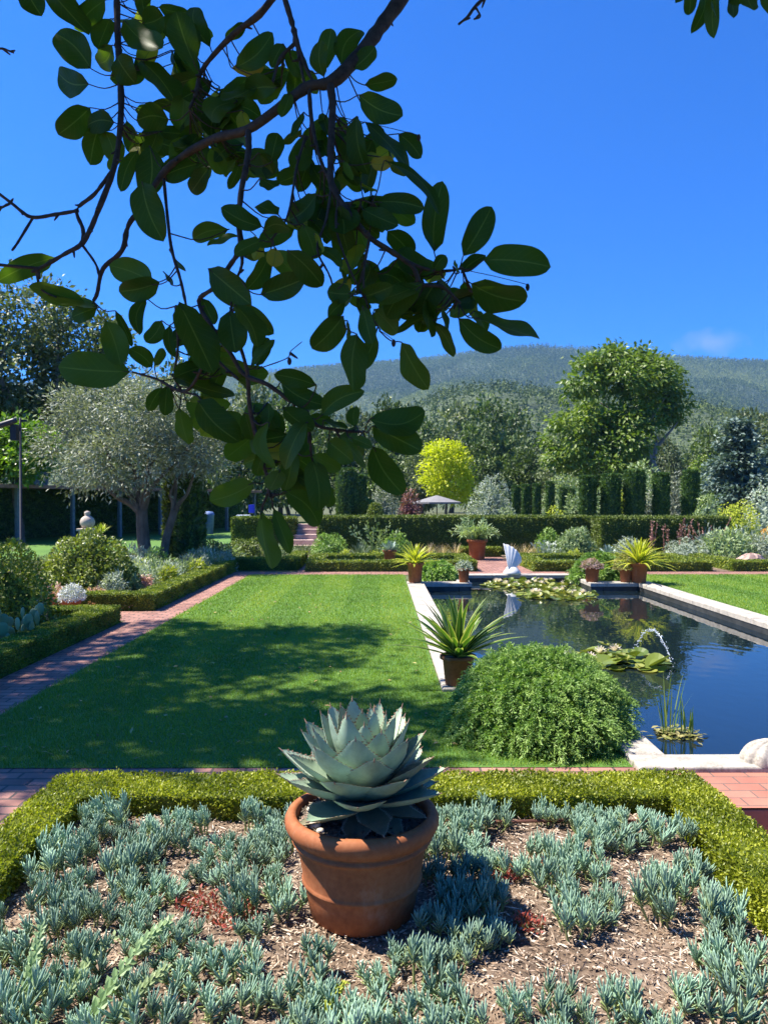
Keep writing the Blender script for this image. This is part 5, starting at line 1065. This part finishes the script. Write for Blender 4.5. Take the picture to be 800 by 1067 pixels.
BR = [  # (photo polyline, radii in px)
    ([(430, -15), (400, 28), (375, 60), (345, 88), (322, 93), (290, 116), (260, 138), (225, 148), (195, 163), (175, 180), (160, 203), (150, 218), (135, 238), (129, 262), (110, 283), (103, 305), (100, 316)], [7.5, 7.2, 7, 6.5, 5.5, 5, 5, 4.2, 3.8, 3.5, 3, 2.8, 2.6, 2.6, 2.3, 2.2, 2]),
    ([(125, -12), (127, 50), (128, 110), (127, 150), (120, 180), (105, 222), (95, 245), (86, 257), (70, 265), (45, 281), (38, 286)], [3.6, 3.4, 3.2, 3, 3, 2.7, 2.6, 2.6, 2.3, 2, 1.6]),
    ([(120, 182), (100, 205), (84, 222), (88, 240), (87, 256)], [2.2, 2, 2, 2, 2]),
    ([(84, 222), (60, 226), (37, 229), (15, 213), (2, 204)], [2.1, 1.9, 2, 1.6, 1.4]),
    ([(37, 229), (22, 255), (15, 262)], [1.6, 1.4, 1.2]), ([(45, 281), (20, 280), (-4, 276)], [1.8, 1.6, 1.6]), ([(88, 257), (100, 275), (106, 290)], [1.4, 1.3, 1.6]),
    ([(40, 283), (45, 302), (60, 312)], [1.5, 1.4, 1]), ([(15, 213), (10, 216), (3, 218)], [1.4, 1.2, 1]), ([(0, 55), (10, 57), (19, 60)], [1.2, 1.2, .8]),
    ([(293, -6), (270, 20), (250, 38), (225, 60), (212, 80), (205, 100), (200, 118)], [3.8, 3.4, 3.2, 2.8, 2.4, 2, 1.6]),
    ([(296, -4), (304, 28), (310, 48), (318, 70), (326, 88)], [3.2, 3, 2.6, 2.2, 1.8]), ([(310, 48), (295, 65), (285, 90)], [2, 1.8, 1.4]), ([(310, 48), (313, 70), (318, 92)], [1.8, 1.6, 1.4]),
    ([(260, 138), (260, 160), (257, 180), (252, 205), (250, 235), (252, 260), (240, 280), (225, 300), (208, 315), (222, 342), (240, 370), (255, 391), (279, 400), (300, 416), (318, 427), (330, 442), (352, 447), (378, 449)], [3.6, 3.4, 3.2, 3, 3, 3, 2.8, 2.6, 2.4, 2.4, 2.4, 2.4, 2.4, 2.5, 2.4, 2, 1.7, 1.2]),
    ([(252, 260), (252, 275), (250, 290)], [2, 1.8, 1.4]),
    ([(345, 90), (346, 112), (345, 150), (344, 190), (352, 206), (370, 230), (385, 250), (410, 266), (430, 280), (440, 295), (462, 300), (478, 318)], [4.2, 4, 3.8, 3.6, 3.4, 3.2, 3, 2.8, 2.5, 2.2, 1.8, 1.4]),
    ([(410, 266), (440, 282), (465, 283), (482, 282)], [2, 1.8, 1.6, 1.2]),
    ([(322, 95), (325, 130), (334, 165), (345, 192)], [2.4, 2.2, 2, 1.8]), ([(318, 145), (310, 175), (300, 225), (285, 252)], [1.6, 1.4, 1.3, 1]),
    ([(345, 192), (340, 230), (332, 262), (345, 290), (352, 330)], [1.6, 1.4, 1.2, 1, .8]), ([(352, 206), (350, 240), (365, 280), (378, 310)], [1.5, 1.3, 1.2, 1]), ([(385, 250), (378, 290), (385, 325), (395, 345)], [1.5, 1.3, 1.1, .9]),
    ([(172, 190), (178, 235), (182, 262), (190, 292), (196, 322)], [1.8, 1.7, 1.8, 1.6, 1.4]),
    ([(242, 320), (248, 350), (258, 385), (262, 430), (274, 482), (280, 508), (273, 533)], [2, 2, 2.2, 2.2, 2, 1.6, 1.1]), ([(318, 430), (323, 455), (325, 478)], [1.8, 1.5, 1.1]),
    ([(280, 508), (284, 520), (286, 531)], [1.2, 1, .9]), ([(225, 345), (205, 395), (190, 408), (165, 395), (140, 388)], [1.8, 1.8, 1.8, 1.4, 1]), ([(185, 320), (186, 360), (184, 392), (190, 408)], [1.6, 1.6, 1.6, 1.6]), ([(190, 408), (205, 412), (212, 418)], [1.4, 1.2, .9]),
    ([(204, 330), (225, 372), (248, 395)], [1.6, 1.5, 1.4]), ([(388, 212), (375, 210), (360, 215)], [1, 1, 1.2]),
    ([(512, -8), (503, 4), (495, 12), (486, 22), (477, 29)], [2.2, 2, 1.8, 1.6, 1.2]), ([(495, 12), (500, 22), (492, 24)], [1.2, 1, .8]),
    ([(268, 384), (300, 374), (303, 366), (314, 357)], [.7, .6, .5, .5])]
LV = [  # base px, tip px, width px, tint
    (98,76,60,38,30,.4),(96,92,61,79,30,.3),(97,116,65,146,29,.5),(108,130,97,175,26,.5),(122,131,92,133,20,.3),(130,150,118,182,16,.8),(20,-8,1,11,20,.3),(30,-8,48,23,24,.3),(52,-8,96,28,34,.4),(113,6,87,37,30,.6),(118,25,104,52,26,.6),(120,52,103,71,22,.6),
    (150,-10,152,23,20,.4),(151,30,173,22,24,.5),(132,27,175,60,32,.6),(205,72,186,17,30,.5),(125,64,140,91,30,.4),(150,68,186,109,36,.4),(178,128,145,130,26,.4),(146,160,129,198,18,.5),(158,155,155,207,30,.4),(112,140,122,171,22,.7),
    (221,54,205,6,25,.4),(206,62,199,28,18,.4),(247,74,283,37,29,.5),(243,75,276,74,14,.97),(236,46,257,30,14,.4),(300,55,319,86,26,.6),(296,50,284,73,15,.5),(333,80,347,39,26,.5),(338,84,334,46,20,.5),(356,72,377,31,27,.5),(368,75,391,54,22,.5),
    (380,92,414,86,17,.6),(374,102,420,125,28,.3),(372,124,381,183,29,.3),(380,130,430,172,32,.3),(415,142,437,167,18,.4),(400,170,462,213,27,.4),(392,212,442,219,24,.3),(452,264,456,199,26,.4),(386,172,410,169,15,.97),(376,192,390,204,12,.93),(378,220,413,233,24,.4),
    (352,215,359,252,28,.4),(322,145,304,180,22,.6),(283,172,292,140,22,.4),(317,120,305,146,14,.4),(222,155,234,184,20,.8),(250,175,242,200,12,.5),(270,162,287,181,14,.4),(272,188,288,203,18,.4),(352,165,341,191,22,.4),(358,170,367,191,9,.8),(268,92,234,112,26,.4),
    (290,95,256,100,26,.4),(303,100,294,126,18,.5),(274,238,232,217,27,.4),(291,226,269,213,22,.5),(275,242,304,240,18,.5),(274,252,245,266,18,.5),(280,268,262,303,25,.5),(288,260,284,280,18,.99),(300,262,335,301,32,.4),(272,308,319,291,28,.35),(218,281,263,319,37,.4),
    (330,205,301,230,25,.5),(316,235,329,271,24,.7),(355,215,362,263,28,.4),(328,245,341,259,14,.93),(332,260,358,277,17,.6),(366,307,341,305,22,.5),(360,315,344,331,18,.5),(358,330,325,366,33,.5),(372,312,388,342,27,.4),(372,349,369,407,32,.55),(391,347,366,388,20,.5),
    (362,335,364,353,9,.6),(358,296,357,281,11,.5),(385,275,382,301,24,.4),(378,310,402,302,22,.5),(212,312,225,339,18,.5),(188,316,224,388,45,.4),(252,320,283,349,22,.5),(245,318,269,362,31,.5),(240,325,246,368,30,.4),(262,382,285,353,19,.5),
    (482,268,514,216,30,.4),(503,272,572,276,35,.5),(490,296,547,314,40,.55),(477,332,523,364,30,.5),(495,332,563,350,35,.55),(452,283,411,261,27,.5),(452,283,464,267,16,.5),(440,295,384,316,25,.6),(437,300,402,331,31,.5),(455,295,437,337,35,.2),(455,325,407,346,20,.4),
    (418,357,443,407,31,.55),(450,335,473,372,22,.5),(460,320,464,346,12,.6),(378,320,389,360,22,.5),(478,285,474,271,12,.8),(480,285,505,269,17,.2),(137,388,61,382,38,.6),(112,335,126,379,24,.65),(103,322,76,331,20,.4),(122,325,139,361,9,.3),(154,312,147,350,15,.4),
    (170,335,154,358,17,.5),(178,340,183,373,14,.5),(160,383,136,364,20,.55),(162,382,172,363,13,.7),(175,402,171,434,18,.5),(170,404,157,430,16,.5),(188,425,196,464,24,.7),(195,418,208,449,18,.85),(207,418,250,456,33,.4),(178,390,246,411,27,.45),(330,402,286,391,18,.5),
    (293,399,340,421,23,.4),(335,433,377,408,21,.5),(370,445,370,423,14,.5),(385,437,443,425,33,.55),(388,444,438,468,31,.5),(388,465,419,511,30,.5),(337,438,363,446,13,.5),(342,460,367,481,24,.55),(365,456,388,466,12,.5),(352,454,382,487,14,.6),(325,479,334,531,29,.6),
    (342,505,346,529,18,.7),(297,512,334,549,28,.6),(306,469,296,511,23,.6),(292,490,281,513,20,.7),(265,503,219,522,33,.7),(272,534,278,594,34,.65),(285,530,304,577,17,.65),(320,440,288,479,31,.5),(280,440,285,485,15,.7),(295,425,326,450,24,.5),(275,475,268,496,12,.7),
    (325,474,356,490,19,.8),(268,382,281,352,18,.5),(255,430,263,459,20,.6),(60,270,0,294,22,.6),(92,318,40,296,26,.7),(105,322,52,308,24,.75),(150,192,170,252,38,.4),(162,298,122,280,30,.6),(168,295,124,306,24,.5),(178,262,190,285,13,.4),(180,298,172,284,12,.4),
    (745,-8,737,36,18,.5),(730,-8,723,32,18,.5),(722,-10,702,3,14,.5),(757,-8,762,22,18,.5),(775,-10,782,16,20,.5),(790,-8,804,18,20,.5),(735,-8,744,22,18,.6),(715,-10,716,22,15,.5),(762,-12,772,8,18,.4)]
rng = R(77)
# hidden filling: further leaves deeper in the masses
for cx, cy, rx, ry, k in ((160, 45, 45, 40, 10), (215, 115, 45, 38, 22), (150, 130, 28, 28, 8), (235, 165, 36, 18, 8), (290, 75, 40, 40, 6), (345, 150, 36, 45, 14), (395, 150, 22, 30, 5), (330, 225, 40, 26, 10), (385, 235, 30, 40, 10), (425, 300, 38, 30, 10), (480, 315, 30, 24, 6), (225, 370, 36, 40, 12), (290, 440, 36, 36, 10), (215, 425, 25, 20, 4), (375, 300, 22, 40, 5), (260, 250, 26, 22, 4), (300, 480, 34, 26, 6), (355, 450, 20, 20, 3)):
    for _ in range(int(k * 1.4)):
        a = rng.uniform(0, 6.28); q = math.sqrt(rng.random()) * .9; bx, by = cx + math.cos(a) * q * rx, cy + math.sin(a) * q * ry; b2 = rng.uniform(0, 6.28); ll = rng.uniform(26, 46)
        LV.append((bx, by, bx + math.cos(b2) * ll, by + abs(math.sin(b2)) * ll * .9, ll * rng.uniform(.5, .65), rng.uniform(.3, .75) if rng.random() < .9 else .95, .10))
skel = []; wood = []
for pts, rr in BR:
    P3 = [at(a, b_, yb(a, b_)) for a, b_ in pts]; R3 = [r * .98 * yb(*q) / FPX for r, q in zip(rr, pts)]
    C, _ = smooth_path(P3, np.ones(len(P3)), 6); skel.append(C)
    wood += tube(np.array(P3) + rng.normal(size=(len(P3), 3)) * .0015, R3, n=9, per=5, knob=.09, rng=rng)
    # knots and leaf scars
    for q in C[::5]:
        if rng.random() < .5: d = sph(rng, 1)[0] * .7 + [0, 0, -.3]; wood += tube([q, q + d * .012, q + d * .02], [.0032, .0026, .0016], n=5, per=1)
SK = np.concatenate(skel)
U_ = np.linspace(-1, 1, 7); T_ = np.linspace(0, 1, 21)
def fleaf(base, tip, width, nrm, rng, tint):
    """broad obovate leaf: 21 x 7 grid, folded along the midrib, edges gently waved"""
    ax = tip - base; L = np.linalg.norm(ax); ax = ax / L; side = norm(np.cross(ax, nrm)); nn = np.cross(side, ax)
    q = T_ ** rng.uniform(.98, 1.22); w = width / 2 * np.sqrt(np.clip(1 - (2 * q - 1) ** 2, 0, 1)) * np.clip(.35 + T_ * 4.5, 0, 1) * np.where(T_ > .8, 1 - .25 * ((T_ - .8) / .2) ** 2, 1) + 1e-4
    curl = rng.normal() * .22 - .08; fold = rng.uniform(.05, .32); ph = rng.uniform(0, 6)
    C = base + ax * (T_ * L)[:, None] + nn * (curl * L * (T_ ** 2 - T_ * .5))[:, None]
    w = w * (1 + .035 * np.sin(T_ * rng.uniform(4, 9) + ph)); hgt = fold * np.abs(U_)[None] * w[:, None] + .16 * w[:, None] * np.sin(T_ * 9 + ph)[:, None] * U_[None] ** 2
    asym = np.where(U_ < 0, 1 + rng.normal() * .12, 1.0); bow = rng.normal() * .07 * L * np.sin(math.pi * T_)
    V = C[:, None] + side * ((U_ * asym)[None, :, None] * w[:, None, None] + bow[:, None, None]) + nn * hgt[:, :, None]
    return ch(V.reshape(-1, 3), gridF(21, 7), 0, tint=tint, across=np.tile(U_, 21), along=np.repeat(T_, 7))
lvs = []
for q in LV:
    bx, by, tx_, ty_, wpx, tn = q[:6]; dy = q[6] if len(q) > 6 else 0
    Yb_ = yb(bx, by) + dy + rng.normal() * .02 - (.03 if wpx > 28 and not dy else 0)
    b3 = at(bx, by, Yb_); t3 = at(tx_, ty_, Yb_ + rng.normal() * .03); w3 = wpx * rng.uniform(.84, 1.04) * Yb_ / FPX
    view = norm(b3 - np.array([0, 0, CAM_H])); nr = norm(-view + rng.normal(size=3) * .42 + [0, 0, .15])
    lvs.append(fleaf(b3, t3, w3, nr, rng, np.clip(tn + rng.normal() * .03, 0, 1)))
    d = np.linalg.norm(SK - b3, axis=1); j = d.argmin()
    if d[j] < .14:
        mid = (SK[j] + b3) / 2 + [0, 0, -.15 * d[j]]; wood += tube([SK[j], mid, b3, b3 + (t3 - b3) * .12], [.0016, .0012, .0012, .0008], n=5, per=3)
for bx, by in ((436, 146), (549, 300), (410, 358), (302, 377)):   # little fruits
    c = at(bx, by, yb(bx, by)); wood += lathe([(.001, -.007), (.003, -.005), (.0042, 0), (.003, .005), (.001, .007)], 8, c); d = np.linalg.norm(SK - c, axis=1); wood += tube([SK[d.argmin()], (SK[d.argmin()] + c) / 2 + [0, 0, .004], c + [0, 0, .005]], [.0008, .0007, .0007], n=5, per=2)
# the limbs go up out of the view to a trunk standing right of and behind the eye
def up(px, py): return at(px, py, yb(px, py))
wood += tube([up(430, -15), up(430, -15) + np.array([.12, -.05, .22]), (.65, 1.3, 3.5), (1.5, .5, 3.7), (2.5, -.7, 3.4)], [.0148, .017, .03, .05, .09], n=10)
wood += tube([up(125, -12), up(125, -12) + np.array([.0, -.05, .3]), (-.2, 1.3, 3.6), (.65, 1.25, 3.55)], [.0075, .009, .015, .022], n=8)
wood += tube([up(294, -6), (-.12, 1.55, 3.1), (.1, 1.4, 3.4), (.5, 1.3, 3.5)], [.008, .01, .014, .02], n=8)
wood += tube([up(512, -8), (.35, 1.5, 3.1), (.65, 1.3, 3.5)], [.0045, .007, .014], n=7)
wood += tube([up(745, -6), (.85, 1.45, 3.0), (1.0, 1.0, 3.62)], [.004, .007, .014], n=7)
wood += tube([(1.5, .5, 3.7), (.3, .4, 4.4), (-1.2, .7, 5.0)], [.04, .03, .01], n=8); wood += tube([(2.5, -.7, 3.4), (1.5, -.2, 4.6), (.2, .3, 5.4)], [.06, .04, .012], n=8)
ot = thing('overhanging_tree', 'tree whose dark leafy branch hangs into the top of the view', 'tree', (2.7, -1.0, 0))
off = np.array([-2.7, 1.0, 0])
build('branches', move(wood, off), M_TWIG, ot, smooth=True)
build('leaves', move(lvs, off), M_FLEAF, ot, smooth=True)
build('trunk', tube([(0, 0, -.1), (.05, 0, .8), (-.05, .1, 2.0), (-.15, .25, 3.3), (-.3, .3, 4.6)], [.24, .18, .16, .14, .07], n=14), M_BARKG, ot, smooth=True)
cr = crown(R(88), [((-1.0, .75, 4.9), (1.9, 1.35, .85)), ((.6, .2, 4.9), (1.9, 1.5, 1.1)), ((-2.0, 1.0, 4.9), (1.5, 1.1, .8)), ((-.6, 1.2, 4.3), (1.0, .7, .35)), ((2.4, -.8, 5.2), (1.8, 1.8, 1.2))], 540, 60, .36, .13, .08, droop=.2, surf=.2)
for q in cr if isinstance(cr[0], list) else [cr]: q[3]['along'] = np.full(len(q[0]), .5); q[3]['across'] = np.full(len(q[0]), .5)
build('crown', move(cr, off), M_FLEAF, ot)

# tall tree left of the view that shades the lawn and the brick path
st = thing('shade_tree', 'tall tree left of the view casting dappled shade on the lawn', 'tree', (-10.2, 7.6, 0))
lob = [((-5.9, 6.3, 9.0), (1.0, 1.1, .45)), ((-7.2, 7.3, 9.2), (1.6, 1.9, .6)), ((-8.6, 8.7, 9.4), (1.5, 2.3, .7)), ((-8.9, 6.2, 9.2), (1.5, 1.1, .6)), ((-6.8, 5.75, 9.0), (1.5, .65, .4)), ((-7.4, 9.8, 10.0), (1.2, .8, .4)), ((-7.9, 5.1, 9.0), (1.2, .32, .3))]
lob = [((a + 10.2, b_ - 7.6, c), r) for (a, b_, c), r in lob]
build('trunk', limbs(R(91), (0, 0, 0), [c for c, r in lob], .3), M_BARK, st, smooth=True)
build('crown', crown(R(92), lob, 285, 60, .34, .18, .10, droop=.1, surf=.2), M_OAK, st)
